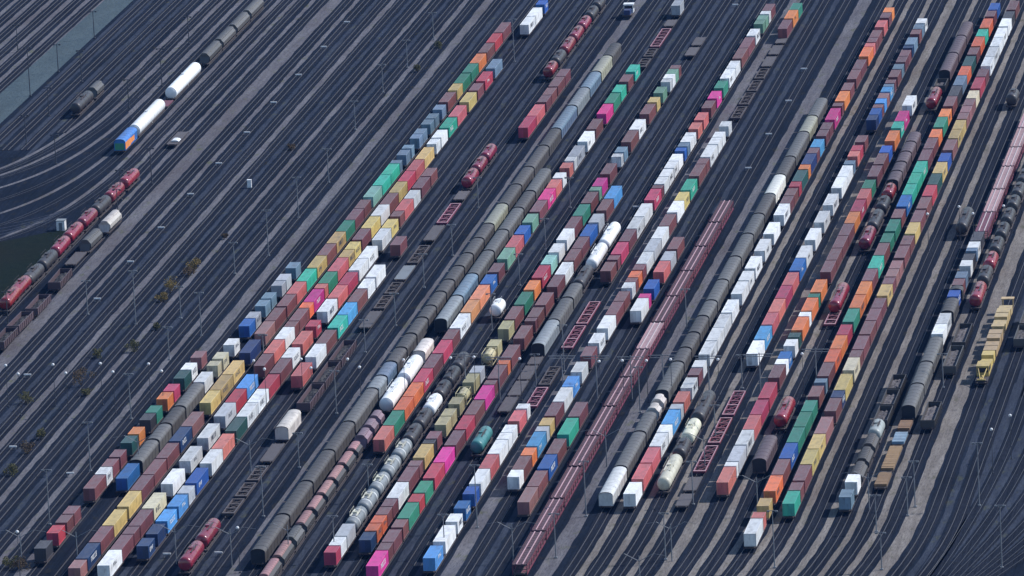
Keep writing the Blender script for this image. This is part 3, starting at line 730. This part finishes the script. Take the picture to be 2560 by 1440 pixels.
def hopper_meshes(L):
    b = MB(); a, e = .9, L-.9
    prof = [(-.55,1.0),(.55,1.0),(1.42,1.9),(1.42,2.85),(.86,3.45),(-.86,3.45),(-1.42,2.85),(-1.42,1.9)]
    b.prism(prof, a, e)
    k = max(4, int(L/1.5))
    for i in range(k+1):
        y = a+(e-a)*i/k
        for s in (-1, 1): b.box(s*1.44-.05, s*1.44+.05, y-.06, y+.06, 1.9, 2.88)
    b.quad((-1.3,a,2.8),(1.3,a,2.8),(1.1,.25,1.25),(-1.1,.25,1.25)); b.quad((-1.3,e,2.8),(-1.1,L-.25,1.25),(1.1,L-.25,1.25),(1.3,e,2.8))
    r = MB(); r.prism([(x, z) for x, z in arc(.9, 3.44, 3.92, 9, .8)], a-.25, e+.25)
    for i in range(k+1):
        y = a+(e-a)*i/k; r.prism([(x*1.02, z+.03) for x, z in arc(.9, 3.44, 3.92, 9, .8)], y-.05, y+.05)
    return b.mesh('body'), r.mesh('roof', True)
def gondola_meshes(L):
    b = MB(); z0, z1 = 1.18, 2.65
    b.box(-1.38, 1.38, .1, L-.1, z0, z0+.12)
    for x in (-1.4, 1.32): b.box(x, x+.08, .08, L-.08, z0, z1)
    for y in (.08, L-.16): b.box(-1.32, 1.32, y, y+.08, z0, z1)
    for x in (-1.46, 1.3): b.box(x, x+.16, .05, L-.05, z1, z1+.1)
    for y in (.05, L-.2): b.box(-1.3, 1.3, y, y+.15, z1, z1+.1)
    k = max(4, int(L/1.7))
    for i in range(k+1):
        y = .12+(L-.24)*i/k
        for s in (-1, 1): b.box(s*1.46-.06, s*1.46+.06, y-.07, y+.07, .9, z1)
    l = MB(); rs = random.Random(int(L*10)); n = 26; m = 6; b0 = len(l.v)
    for i in range(n+1):
        for j in range(m+1): l.v.append((-1.3+2.6*j/m, .2+(L-.4)*i/n, z0+.3+rs.uniform(0,.55)*(1-abs(j-m/2)/m)))
    for i in range(n):
        for j in range(m): q = b0+i*(m+1)+j; l.f.append((q, q+1, q+m+2, q+m+1)); l.m.append(0)
    return b.mesh('body'), l.mesh('scrap_or_shade_fill')
def carrier_meshes(L):
    lo = MB(); lo.box(-1.4, 1.4, .2, L-.2, .85, 1.05)
    for x in (-1.45, 1.33): lo.box(x, x+.12, .1, L-.1, .8, 1.22)
    up = MB(); up.box(-1.36, 1.36, .1, L-.1, 2.72, 2.84)
    for x in (-1.45, 1.37): up.box(x, x+.08, .05, L-.05, 2.6, 3.0)
    k = int(L/1.25)
    for i in range(k): y = .3+(L-.6)*i/k; up.box(-1.34, 1.34, y, y+.09, 2.84, 2.87)
    po = MB(); k = int(L/2.9); x = 0
    for i in range(k+1):
        y = .25+(L-.5)*i/k
        po.box(x-.06, x+.06, y-.07, y+.07, 1.0, 2.7)
        if i < k: po.tube((x,y,1.1), (x,y+(L-.5)/k,2.6), .045, 4)
    po.box(x-.05, x+.05, .2, L-.2, 2.55, 2.7)
    ra = MB()
    for y in (.4, L-.4):
        for x in (-1.41, 1.41): ra.tube((x,y,2.9), (x,y,3.9), .035, 4)
    gd = MB()
    gd.box(-.10, .10, .15, L-.15, 2.9, 3.02)
    return lo.mesh('lower_deck'), up.mesh('upper_deck'), po.mesh('post_frame'), gd.mesh('wheel_guide'), ra.mesh('end_rail')

def rl(L): return max(4, round(L*2)/2)
def put_bogies(t, L):
    me = cached('bogie', bogie_mesh); d = min(2.6, L*.22)
    for y in (d, L-d): obj('bogie', me, M_bogie, t, (0, y, 0))
CNT = {}
def nth(key):
    CNT[key] = CNT.get(key, 0)+1; return CNT[key]

# ---------------------------------------------------------------- the container trains
def base(name, row): return name
nlong = nshort = 0
for rk, (desc, uc, s) in ROWS.items():
    its = []
    for w in s.split():
        k = w[0]; a, l = w[1:].split('/'); its.append((k, float(a), float(l)))
    # wagons: gather boxes up to about 20 m
    groups = []; cur = []
    for it in its:
        if cur and (it[1]+it[2]-cur[0][1] > 27.2 or it[1]-(cur[-1][1]+cur[-1][2]) > 3.0): groups.append(cur); cur = []
        cur.append(it)
    if cur: groups.append(cur)
    for wi, gp in enumerate(groups):
        a = gp[0][1]-.35; b = gp[-1][1]+gp[-1][2]+.35; L = b-a
        t = empty('container_wagon', (uc, a, 0))
        under = ' and '.join(dict.fromkeys(COLS[i[0]][0] for i in gp[:(2 if len(desc.split()) < 8 else 1)]))
        tag(t, f"wagon under {under} boxes, {ordn(wi+1)} in {desc}", 'container wagon', 'flat wagons carrying containers')
        Lq = rl(L); me = cached(('flat', Lq), lambda: flat_mesh(Lq))
        o = obj('underframe', me, M_frame, t); o.scale.y = L/Lq
        put_bogies(t, L)
    for i, (k, a, l) in enumerate(its):
        rs = random.Random(f'{rk}{i}')
        cname = COLS[k][0]
        if i+1 < len(its) and a+l > its[i+1][1]-.62: l = max(2.6, its[i+1][1]-.62-a)
        isl = l >= 9.9
        gap = a-(its[i-1][1]+its[i-1][2]) if i else 99
        front = gap > 1.3
        mark = None
        if k in 'WwKYPBSTNOR' and l > 5: mark = {'W':.4,'w':.3,'K':.3,'Y':.45,'P':.5,'B':.5,'S':.5,'T':.35,'N':.4,'O':.2,'R':.2}[k] > rs.random()
        extra = ''
        words = len(desc.split())
        pos = f"{ordn(i+1)} in the {desc}"
        if i and words <= 8: extra = f", behind {COLS[its[i-1][0]][0]}"
        if k == 'Z' and rs.random() < .25:
            fm, tm, wm = cached(('tb', round(l*2)/2), lambda: tankbox_meshes(round(l*2)/2))
            sc = l/(round(l*2)/2)
            t = empty('tank_container', (uc, a, 1.2))
            tag(t, f"{cname} tank container, {pos}", 'tank container', 'framed tank containers on flat wagons')
            for nm, me in (('frame', fm), ('tank', tm), ('walkway', wm)):
                o = obj(nm, me, CM[k], t); o.scale.y = sc
            continue
        lq = round(l*4)/4
        swap = k in 'WwK' and rs.random() < .55
        me = cached(('sw' if swap else 'ct', lq), (lambda: swap_mesh(lq)) if swap else (lambda: container_mesh(lq)))
        nm = 'long_container' if isl else 'short_container'
        lab = f"{'long' if isl else 'short'} {cname} container, {pos}{extra}"
        if len(lab.split()) > 16: lab = f"{'long' if isl else 'short'} {cname} container, {pos}"
        cat = 'long container' if isl else 'short container'
        grp = 'long shipping containers on flat wagons' if isl else 'short shipping containers on flat wagons'
        nlong += isl; nshort += (not isl)
        if not front and not mark:
            o = obj(nm, me, CM[k], None, (uc, a, 1.2)); o.scale.y = l/lq
            tag(o, lab, cat, grp); continue
        t = empty(nm, (uc, a, 1.2)); tag(t, lab, cat, grp)
        o = obj('body', me, CM[k], t); o.scale.y = l/lq
        if front:
            dm = cached('door', door_mesh)
            d1 = obj('door', dm, CM[k], t, (.0, .005, 0)); d2 = obj('door', dm, CM[k], t, (.0, .005, 0)); d2.scale.x = -1
        if mark:
            sd = rs.randint(0, 5); lm = cached(('let', lq if lq < 8 else 12, sd), lambda: letters_mesh(min(lq, 12), sd))
            obj('side_lettering', lm, M_ink if k in 'WwKYO' else M_inkw, t, (0.005 if not swap else .03, 0, 0))

# ---------------------------------------------------------------- all the other wagons
WHERE = {-66.4:'sparse row led by the bright blue box', -27.2:'long grey van train', -22.6:'train of brown hoppers and white tanks', -22.7:'grey van train below the pink boxes', 2.9:'train left of the pale blue row',
 36.0:'grey van train left of white boxes', 46.2:'tank train right of white boxes', 63.9:'train left of long white lead box', 84.9:'dark train behind the pale pair', 90.0:'train right of the dark hoppers',
 94.8:'rightmost black tank train', 26.2:'empty maroon car carrier train', 8.1:'pale blue box row', 51.4:'row below the azure box', -40.7:'mixed train left of grey vans',
 -137.2:'white silo train at upper left', -158.6:'short dark train at far left'}
TN = {'R':'red','D':'black','W':'white','K':'cream','E':'teal','A':'grey','d':'dark grey','g':'grey','l':'silver-grey','b':'blue-grey','w':'whitish','k':'pale','r':'maroon','y':'olive','p':'pink-brown','v':'purple-grey','f':'graffiti-covered','n':'brown'}
SILV = [('silver ringed', -217.0+0, 0)]
def wagon(kind, cc, u, v, L, h=0, where=None):
    cen = kind.endswith('C'); kind = kind.rstrip('C') if cen else kind
    where = where or WHERE.get(round(u, 2), 'curving track at the left edge')
    t = None
    def root(name, label, cat, group):
        loc = Vector((u, v, 0))
        if cen: loc = loc+Matrix.Rotation(h, 3, 'Z') @ Vector((0, -L/2, 0))
        e = empty(name, loc, h); tag(e, label, cat, group); return e
    col = TN.get(cc, 'grey')
    Lq = rl(L); S = L/Lq
    def part(nm, me, mat, par=None):
        o = obj(nm, me, mat, par or t)
        if par is None: o.scale.y = S
        return o
    def L_(noun):
        n = nth((noun, where)); return f"{col} {noun}, {ordn(n)} in the {where}"
    if kind == 'covered':
        t = root('covered_wagon', L_('covered van'), 'covered wagon', 'covered rail vans')
        a, b, c = cached(('van', Lq), lambda: van_meshes(Lq)); m = M_roofs.get(cc, M_roofs['g'])
        part('body', a, m); part('roof', b, m); part('end_wall', c, M_dark if cc not in 'wWkf' else m)
        if cc == 'f':
            g_ = MB(); g_.box(1.445, 1.47, .4, L*.45, 1.3, 3.1); g_.box(1.47, 1.49, L*.3, L*.75, 1.6, 2.9)
            obj('graffiti', g_.mesh('graffiti'), CM['O'], t)
            g_ = MB(); g_.box(-1.2, 1.2, -.02, .0, 1.3, 3.0); obj('graffiti', g_.mesh('graffiti'), CM['G'], t)
    elif kind == 'tank':
        t = root('tank_wagon', L_('tank wagon'), 'tank wagon', 'tank wagons')
        rd = 1.58 if cc == 'W' and u < -20 else 1.42; a, b, c, d, e = cached(('tank', Lq, rd), lambda: tank_meshes(Lq, rd)); m = M_tanks[cc]
        tk = part('tank', a, m); part('manhole', b, m, tk); (part('walkway', c, M_frame if cc not in 'WK' else M_tanks[cc]) if not (cc == 'W' and u < -100) else None); part('ladder', d, M_pole if cc != 'W' else M_white); part('saddle', e, M_frame)
    elif kind == 'hopper':
        t = root('hopper_wagon', L_('hopper wagon'), 'hopper wagon', 'bulk hopper wagons')
        a, b = cached(('hop', Lq), lambda: hopper_meshes(Lq)); m = M_roofs.get(cc, M_roofs['g'])
        part('body', a, m if cc != 'p' else M_roofs['d']); part('roof', b, m)
    elif kind == 'gondola':
        t = root('gondola_wagon', L_('open wagon'), 'open wagon', 'open high-sided wagons')
        a, b = cached(('gon', Lq), lambda: gondola_meshes(Lq)); part('body', a, M_roofs['r'] if cc == 'r' else M_roofs.get(cc, M_frame)); part('scrap_or_shade_fill', b, M_deck if cc != 'r' else M_dark)  # scrap heap; in maroon wagons the shade of their deep inside, coloured dark
    elif kind == 'carcarrier':
        t = root('car_carrier_wagon', L_('car carrier'), 'car carrier', 'empty double-deck car carriers')
        a, b, c, d, e = cached(('car', Lq), lambda: carrier_meshes(Lq)); m = M_red if cc != 'k' else paintk
        part('lower_deck', a, M_red); part('upper_deck', b, m if cc != 'r' else M_cardeck); [setattr(part('side_frame', c, M_red).location, 'x', q) for q in (-1.42, 1.42)]; part('end_rail', e, M_red)
        for x in (-.62, .62):
            o = part('wheel_guide', d, M_pinkrail if cc == 'r' else M_pale); o.location.x = x
    elif kind in ('flat', 'loaded'):
        t = root('flat_wagon', L_('flat wagon' if kind == 'flat' else 'low-sided wagon'), 'flat wagon', 'empty flat wagons')
        part('deck', cached(('deck', Lq), lambda: deck_mesh(Lq)), M_red if cc == 'r' else (M_roofs['l'] if cc == 'l' else M_roofs['w'] if cc == 'k' else M_deck))
        if kind == 'loaded':
            lb = MB(); rs = random.Random(int(v))
            n = int(L/1.1)
            for i in range(n):
                y0 = .5+(L-1)*i/n
                lb.box(-1.28+rs.uniform(0,.05), 1.28-rs.uniform(0,.05), y0, y0+(L-1)/n-.06, 1.24, 1.75+rs.uniform(0,.08))
            o = obj('timber_stack', lb.mesh('timber_stack'), CM['A'] if cc == 'b' else M_wood, None, (u, v, 0))
            tag(o, f"{'blue-grey sheeted' if cc == 'b' else 'brown timber'} load on the {ordn(CNT[('low-sided wagon', where)])} low-sided wagon behind the lower right paths", 'load', 'loads on low-sided wagons')
    elif kind == 'skeletal':
        t = root('skeletal_wagon', L_('skeletal container wagon'), 'skeletal wagon', 'empty skeletal container wagons')
        part('underframe', cached(('skel', Lq), lambda: skeletal_mesh(Lq)), M_red if cc == 'r' else M_frame)
        part('bolster', cached(('bol', Lq), lambda: bolster_mesh(Lq)), M_pinkrail if cc == 'r' else M_deck)
    if kind != 'skeletal': part('underframe', cached(('flat', Lq), lambda: flat_mesh(Lq)), M_frame)
    put_bogies(t, L)
    return t
M_cardeck = paint('carrier_deck', (.075,.024,.034), .7, .35, .45, (.15,.115,.13))
paintk = paint('carrier_pale', (.46,.28,.29), .6, .15, .4, (.5,.44,.44))
for line in SPECIAL.strip().split('\n'):
    k, cc, u, v, L, h = line.split()
    wagon(k, cc, float(u), float(v), float(L), float(h))
# the silver and black tank train
v = -203.2
for i, (cc, L) in enumerate([('A',12.5),('A',12.5),('A',12.5),('A',12.5),('A',12.5),('D',12),('D',12),('W',11.5),('D',11),('D',11.5),('D',11.5)]):
    t = wagon('tank', cc if cc != 'A' else 'K', -12.4, v, L, 0, 'silver-ringed tank train in the lower middle')
    if cc == 'A':
        for p in t.children:
            if p.name.startswith('tank'): p.material_slots[0].material = M_roofs['l']
        t['label'] = t['label'].replace('cream', 'silver-grey')
        rb = MB()
        for q in (.26,.74): rb.lathe([(L*q-.28,1.435),(L*q-.26,1.46),(L*q+.26,1.46),(L*q+.28,1.435)], 26, 0, 2.58)
        obj('lagging_band', rb.mesh('lagging_band', True), M_roofs['w'], t)
    v += L+.9
t = wagon('tank', 'W', -12.4, -20.5, 8, 0, 'gap behind the black tanks'); t['label'] = 'lone short pinkish-white tank wagon between peach and green box rows'
t = wagon('tank', 'D', 83.8, 200, 9.5, 0, 'x'); t['label'] = 'black tank wagon on the far right track near the top edge'
# crumpled white sheeting on the flat wagon at the upper left
for i, (dy, dx) in enumerate(((4.0, .3),)):
    mb = MB(); rs = random.Random(i)
    P = [(dx+1.0*math.cos(PI*k/9)+rs.uniform(-.1,.1), 1.26+.4*math.sin(PI*k/9)+rs.uniform(0,.15)) for k in range(10)]
    mb.prism([(x, z) for x, z in P], dy-1.6, dy+1.4)
    o = obj('white_sheeting', mb.mesh('white_sheeting'), M_white, None, (SHEET[0], SHEET[1], 0)); tag(o, 'crumpled white sheeting on the dark flat wagon at upper left', 'sheeting')
# a few stray boxes
for k, u, v, l, lab in (('w', -19.6, 330, 6.06, 'lone pale grey short container near the top edge, right of centre'), ('O', 36+0, 262, 0, '')):
    if l:
        pass
for k, v, l, i in (('O',309,12,1),('M',296,11,0),('F',322,9,2),('R',332,9,3)):
    pass

# ---------------------------------------------------------------- yellow track machine
def machine(u, v, L, kind, label, mat):
    t = empty('track_machine', (u, v, 0)); tag(t, label, 'track machine', 'yellow track maintenance train')
    obj('underframe', cached(('flat', rl(L)), lambda: flat_mesh(rl(L))), M_frame, t)
    put_bogies(t, L)
    d = MB()
    d.box(-1.3, 1.3, .4, L-.4, 1.18, 1.42)
    obj('deck', d.mesh('deck'), M_frame, t)
    if kind == 0:
        c = MB(); c.box(-1.3, 1.3, 4.2, 8.6, 1.25, 3.6); c.box(-1.36, 1.36, 4.1, 8.7, 3.6, 3.72); obj('cab', c.mesh('cab'), M_yellow, t)
        w = MB(); w.box(-1.1, 1.1, 4.13, 4.19, 2.3, 3.3); w.box(1.31, 1.34, 4.6, 8.2, 2.3, 3.3); obj('window', w.mesh('window'), M_dark, t)
        b = MB(); b.tube((-.9,3.9,3.2), (-.2,.4,1.6), .12, 6); b.tube((.9,3.9,3.2), (.2,.4,1.6), .12, 6); b.box(-.9, .9, .3, .7, 1.5, 1.75); b.box(-.15, .15, .6, 4.0, 1.6, 1.85); obj('boom', b.mesh('boom'), M_yellow, t)
        e = MB(); e.box(-1.25, 1.25, 9.2, 12, 1.25, 3.0); e.box(-1.2, 1.2, 12.6, 15, 1.25, 2.6); e.box(-1.3, 1.3, 15.6, 19.5, 1.25, 3.3); obj('engine_hood', e.mesh('engine_hood'), M_yellow, t)
    else:
        e = MB()
        for y in ([.6,4.8,9.0,13.2] if kind == 1 else [.8,5.0,9.4,14.4]): hh = 3.3 if int(y) % 2 else 2.7; e.box(-1.4, 1.4, y, y+3.6, 1.25, hh); e.box(-1.45, 1.45, y-.1, y+3.7, hh, hh+.1)
        obj('engine_hood', e.mesh('engine_hood'), mat, t)
        g_ = MB(); y = L-2.6
        for x in (-1.25, 1.05):
            for yy in (y, y+1.6): g_.box(x, x+.2, yy, yy+.2, 1.25, 3.3)
        g_.box(-1.4, 1.4, y-.1, y+1.9, 3.3, 3.5); obj('gantry', g_.mesh('gantry'), mat, t)
machine(102.4, -84, 20, 0, 'yellow track machine with front boom at the right edge', M_yellow)
machine(102.3, -62.5, 22, 1, 'beige machine wagon coupled behind the yellow boom machine', M_beige)
machine(102.2, -39, 24, 2, 'beige gantry wagon at the far end of the yellow machine', M_beige)
wagon('gondola', 'g', 108.0, -52, 13, 0, 'track right of the yellow machine'); wagon('gondola', 'g', 108.0, -37.5, 13, 0, 'track right of the yellow machine')

# ---------------------------------------------------------------- masts, lamps, boards, shrubs, hut
def mast_meshes(h):
    p = MB(); p.tube((0,0,0), (0,0,h), .14, 7, .085); p.box(-.3, .3, -.3, .3, 0, .25)
    a = MB(); a.box(-1.0, 1.0, -.05, .05, h, h+.1); a.tube((-.5,0,h-.02), (0,0,h-.6), .03, 4); a.tube((.5,0,h-.02), (0,0,h-.6), .03, 4)
    l = MB(); l.box(-.26, .26, -.22, .22, -.12, .1); l.prism([(-.2,-.2),(.2,-.2),(.26,-.12),(-.26,-.12)], -.18, .18)
    return p.mesh('pole', True), a.mesh('crossarm'), l.mesh('lamp_head')
for i, (u, v, h) in enumerate(sorted(MASTS)):
    hq = round(h*2)/2; p, a, l = cached(('mast', hq), lambda: mast_meshes(hq))
    t = empty('light_mast', (u, v, 0)); dk = u < -120
    side = 'far left' if u < -120 else 'left-hand tracks' if u < -72 else 'left container rows' if u < -30 else 'middle rows' if u < 30 else 'right-hand rows' if u < 80 else 'right edge'
    depth = 'bottom edge' if v < -190 else 'lower part' if v < -70 else 'middle' if v < 80 else 'upper part'
    n = nth(('mast', side, depth))
    tag(t, f"grey T-shaped light mast by the {side}, {depth} of picture, {ordn(n)} from left", 'light mast', 'T-shaped yard light masts')
    m = M_poledark if dk else M_pole
    obj('pole', p, m, t); obj('crossarm', a, m, t)
    for x in (-.8, .8): obj('lamp_head', l, m, t, (x, 0, hq-.05))
def lamp_meshes():
    p = MB(); p.tube((0,0,0), (0,0,8.6), .09, 6, .05); p.tube((0,0,8.5), (0,-.0,9.0), .05, 5); p.box(-.2, .2, -.2, .2, 0, .2)
    g_ = MB(); g_.lathe([(-.33,.04),(-.28,.18),(-.16,.29),(0,.33),(.16,.29),(.28,.18),(.33,.04)], 14, 0, 9.2)
    return p.mesh('pole'), g_.mesh('globe', True)
lp, lg = lamp_meshes()
for i, (u, v) in enumerate(sorted(LAMPS)):
    t = empty('globe_lamp', (u, v, 0)); obj('pole', lp, M_poledark, t); obj('globe', lg, M_white, t)
    tag(t, f"thin post with white globe lamp, {ordn(i+1)} from the left across the yard", 'globe lamp', 'white globe lamps across the yard')
# crossbar posts in the row across the middle
CB = [(1161,885),(1245,893),(1404,890),(1489,890),(1575,892),(1655,888),(1770,890),(1898,885),(2038,873)]
def crossbar():
    p = MB(); p.tube((0,0,0), (0,0,9.6), .15, 7, .1)
    a = MB(); a.box(-2.9, 2.9, -.07, .07, 9.2, 9.35); a.box(-2.7, 2.7, .5, .62, 8.55, 8.66)
    for x in (-2.6, -1.3, 1.3, 2.6): a.tube((x,.0,9.2), (x,.56,8.6), .04, 4)
    return p.mesh('pole', True), a.mesh('crossbar')
cp, ca = crossbar()
for i, (u, v) in enumerate(CROSS):
    t = empty('signal_gantry_post', (u, v, 0)); obj('pole', cp, M_pole, t); obj('crossbar', ca, M_pole, t)
    tag(t, f"grey post with twin horizontal bars, {ordn(i+1)} from left in the row across the yard", 'gantry post', 'twin-bar posts in a row across the yard')
def vpost():
    p = MB(); p.tube((0,0,0), (0,0,7.6), .13, 7, .09)
    a = MB()
    for s in (-1, 1): a.tube((s*.2,0,6.6), (s*2.8,0,8.0), .07, 5); a.tube((s*2.8,0,8.0), (s*5.2,0,7.6), .03, 4)
    a.box(-.3, .3, -.06, .06, 6.5, 6.65)
    return p.mesh('pole', True), a.mesh('v_arms')
vp, va_ = vpost()
for i, (u, v) in enumerate(VPOSTS):
    t = empty('wire_post', (u, v, 0)); obj('pole', vp, M_pole, t); obj('v_arms', va_, M_pole, t)
    tag(t, f"grey post with V-shaped arms and wire, {ordn(i+1)} of these in the lower yard", 'wire post', 'V-armed wire posts')
bm_ = MB(); bm_.box(-.8, .8, -.12, .12, .72, 1.0)
bl_ = MB()
for x in (-.6, .6): bl_.box(x-.05, x+.05, -.05, .05, 0, .72)
bmm, blm = bm_.mesh('panel'), bl_.mesh('leg')
for i, (u, v) in enumerate(sorted(BOARDS, key=lambda q: -q[1])):
    t = empty('marker_board', (u, v, 0)); obj('panel', bmm, M_white, t); obj('leg', blm, M_pole, t)
    tag(t, f"low white marker board beside the tracks, {ordn(i+1)} counting from the far end", 'marker board', 'white marker boards beside the tracks')
def leaf_mat(name, c1, c2):
    m, t, b = nt(name); oi = N(t, 'ShaderNodeObjectInfo')
    c = mixc(t, c1, c2, ramp(t, noise(t, 2.1, None, 3), [(.35,0),(.65,1)])); t.links.new(c, b.inputs['Base Color'])
    b.inputs['Roughness'].default_value = .85; b.inputs['Specular IOR Level'].default_value = .2
    return m
LEAF = [(leaf_mat('leaf_gold', (.22,.15,.045), (.10,.085,.035)), 'golden'), (leaf_mat('leaf_olive', (.11,.10,.04), (.055,.06,.03)), 'olive-green'), (leaf_mat('leaf_rust', (.12,.08,.045), (.06,.05,.035)), 'dull brown')]
for i, (u, v, r) in enumerate(SHRUBS):
    rs = random.Random(i*3+1); mb = MB(); st = MB()
    cl = [(rs.gauss(0,.4)*r, rs.gauss(0,.5)*r, r*rs.uniform(.5,1.35), r*rs.uniform(.3,.5)) for _ in range(9)]
    for cx, cy, cz, cr in cl:
        st.tube((0,0,0), (cx,cy,cz), .05, 4, .02)
        for _ in range(70):
            d = Vector((rs.gauss(0,1), rs.gauss(0,1), rs.gauss(0,1))).normalized()*cr*rs.uniform(.5,1.1)
            p = Vector((cx,cy,max(cz,.3)))+d; s = rs.uniform(.09,.2)
            a = Vector((rs.gauss(0,1), rs.gauss(0,1), rs.gauss(0,1))).normalized(); b = a.orthogonal().normalized()
            mb.quad(tuple(p-a*s), tuple(p+b*s*.7), tuple(p+a*s), tuple(p-b*s*.7))
    m, nm = LEAF[0 if i in (0,1,2) else (1 if i % 3 else 2)]
    t = empty('shrub', (u, v, 0)); obj('foliage', mb.mesh('foliage'), m, t); obj('stem', st.mesh('stem'), M_bark, t)
    tag(t, f"{nm} autumn shrub on the left tracks, {ordn(i+1)} of the scattered bushes", 'shrub', 'autumn shrubs among the tracks')
t = empty('trackside_hut', (-133.7, 78.8, 0)); tag(t, 'small white flat-roofed hut beside the curving left tracks', 'hut')
b = MB(); b.box(-1.0, 1.0, -1.0, 1.0, 0, 2.4); obj('wall', b.mesh('wall'), M_white, t)
b = MB(); b.box(-1.1, 1.1, -1.1, 1.1, 2.4, 2.55); obj('roof', b.mesh('roof'), M_roofs['l'], t)
b = MB(); b.box(-.4, .4, -1.04, -1.0, .05, 2.0); obj('door', b.mesh('door'), M_pole, t)
t = empty('equipment_cabinet', (-96.2, 122.4, 0)); tag(t, 'small white equipment cabinet standing alone between left tracks', 'cabinet')
b = MB(); b.box(-.5, .5, -.35, .35, .15, 2.0); b.box(-.55, .55, -.4, .4, 2.0, 2.1); obj('housing', b.mesh('housing'), M_white, t)
b = MB(); b.box(-.45, .45, -.3, .3, 0, .15); obj('plinth', b.mesh('plinth'), M_pole, t)
# small shunting engine near the top
t = empty('shunting_engine', (-31.5, 326, 0)); tag(t, 'small dark shunting engine with white cab near the top edge', 'engine')
b = MB(); b.box(-1.3, 1.3, 0, 9, .9, 1.3); obj('underframe', b.mesh('underframe'), M_frame, t)
b = MB(); b.box(-.8, .8, .3, 3.2, 1.3, 2.6); b.box(-.8, .8, 5.6, 8.7, 1.3, 2.6); obj('engine_hood', b.mesh('engine_hood'), CM['N'], t)
b = MB(); b.box(-1.3, 1.3, 3.3, 5.5, 1.3, 3.6); b.box(-1.4, 1.4, 3.2, 5.6, 3.6, 3.72); obj('cab', b.mesh('cab'), M_white, t)
b = MB(); b.box(-1.1, 1.1, 3.26, 3.3, 2.4, 3.3); b.box(1.3, 1.33, 3.6, 5.2, 2.4, 3.3); obj('window', b.mesh('window'), M_dark, t)
put_bogies(t, 9)

# ---------------------------------------------------------------- camera
pit, rol, yaw, H = R(13.1546), R(-2.8718), R(9.5840), 370.456
fw = Vector((-math.sin(yaw)*math.cos(pit), math.cos(yaw)*math.cos(pit), -math.sin(pit)))
rt = Vector((math.cos(yaw), math.sin(yaw), 0)); up = rt.cross(fw)
r2 = rt*math.cos(rol)+up*math.sin(rol); u2 = up*math.cos(rol)-rt*math.sin(rol)
cam = bpy.data.cameras.new('camera'); co = bpy.data.objects.new('camera', cam); COL.objects.link(co)
mw = Matrix.Identity(4)
for i in range(3): mw[i][0] = r2[i]; mw[i][1] = u2[i]; mw[i][2] = -fw[i]
mw.translation = (250, -1550, H); co.matrix_world = mw
cam.sensor_width = 36; cam.lens = 17831.58/2560*36; cam.clip_start = 1; cam.clip_end = 6000
SC.camera = co

# ---------------------------------------------------------------- light
EL, AZ = R(SUN_EL), R(SUN_AZ)
sd = Vector((math.sin(AZ)*math.cos(EL), math.cos(AZ)*math.cos(EL), math.sin(EL)))
sl = bpy.data.lights.new('sun', 'SUN'); sl.energy = SUN_E; sl.angle = R(.5); sl.color = (1, .98, .965)
so = bpy.data.objects.new('sun', sl); COL.objects.link(so); so.rotation_euler = sd.to_track_quat('Z', 'Y').to_euler(); so.location = (0, 0, 500)
w = bpy.data.worlds.new('World'); SC.world = w; w.use_nodes = True
t = w.node_tree; bg = t.nodes['Background']; sk = t.nodes.new('ShaderNodeTexSky'); sk.sky_type = 'NISHITA'; sk.sun_disc = False
sk.sun_elevation = EL; sk.sun_rotation = AZ; sk.altitude = 100; sk.air_density = 1.2; sk.dust_density = .4; sk.ozone_density = 4.0
t.links.new(sk.outputs[0], bg.inputs[0]); bg.inputs[1].default_value = SKY
if HAZE:
    hb = MB(); hb.box(-910, 910, -1810, 1310, -1, 385)
    # ground sheet lies wholly inside
    me = hb.mesh('haze'); m = bpy.data.materials.new('haze_air'); m.use_nodes = True; tt = m.node_tree; tt.nodes.clear()
    o_ = tt.nodes.new('ShaderNodeOutputMaterial'); pv = tt.nodes.new('ShaderNodeVolumePrincipled'); tt.links.new(pv.outputs[0], o_.inputs['Volume'])
    pv.inputs['Color'].default_value = (.12,.36,1,1); pv.inputs['Density'].default_value = HAZE; pv.inputs['Anisotropy'].default_value = 0
    o = obj('haze', me, m); o['kind'] = 'stuff'
SC.view_settings.view_transform = 'Standard'; SC.view_settings.look = 'None'; SC.view_settings.exposure = EXPO; SC.view_settings.gamma = 1
SC.cycles.use_denoising = True
SC.cycles.max_bounces = 4; SC.cycles.diffuse_bounces = 3; SC.cycles.glossy_bounces = 2; SC.cycles.volume_bounces = 0; SC.cycles.transmission_bounces = 1
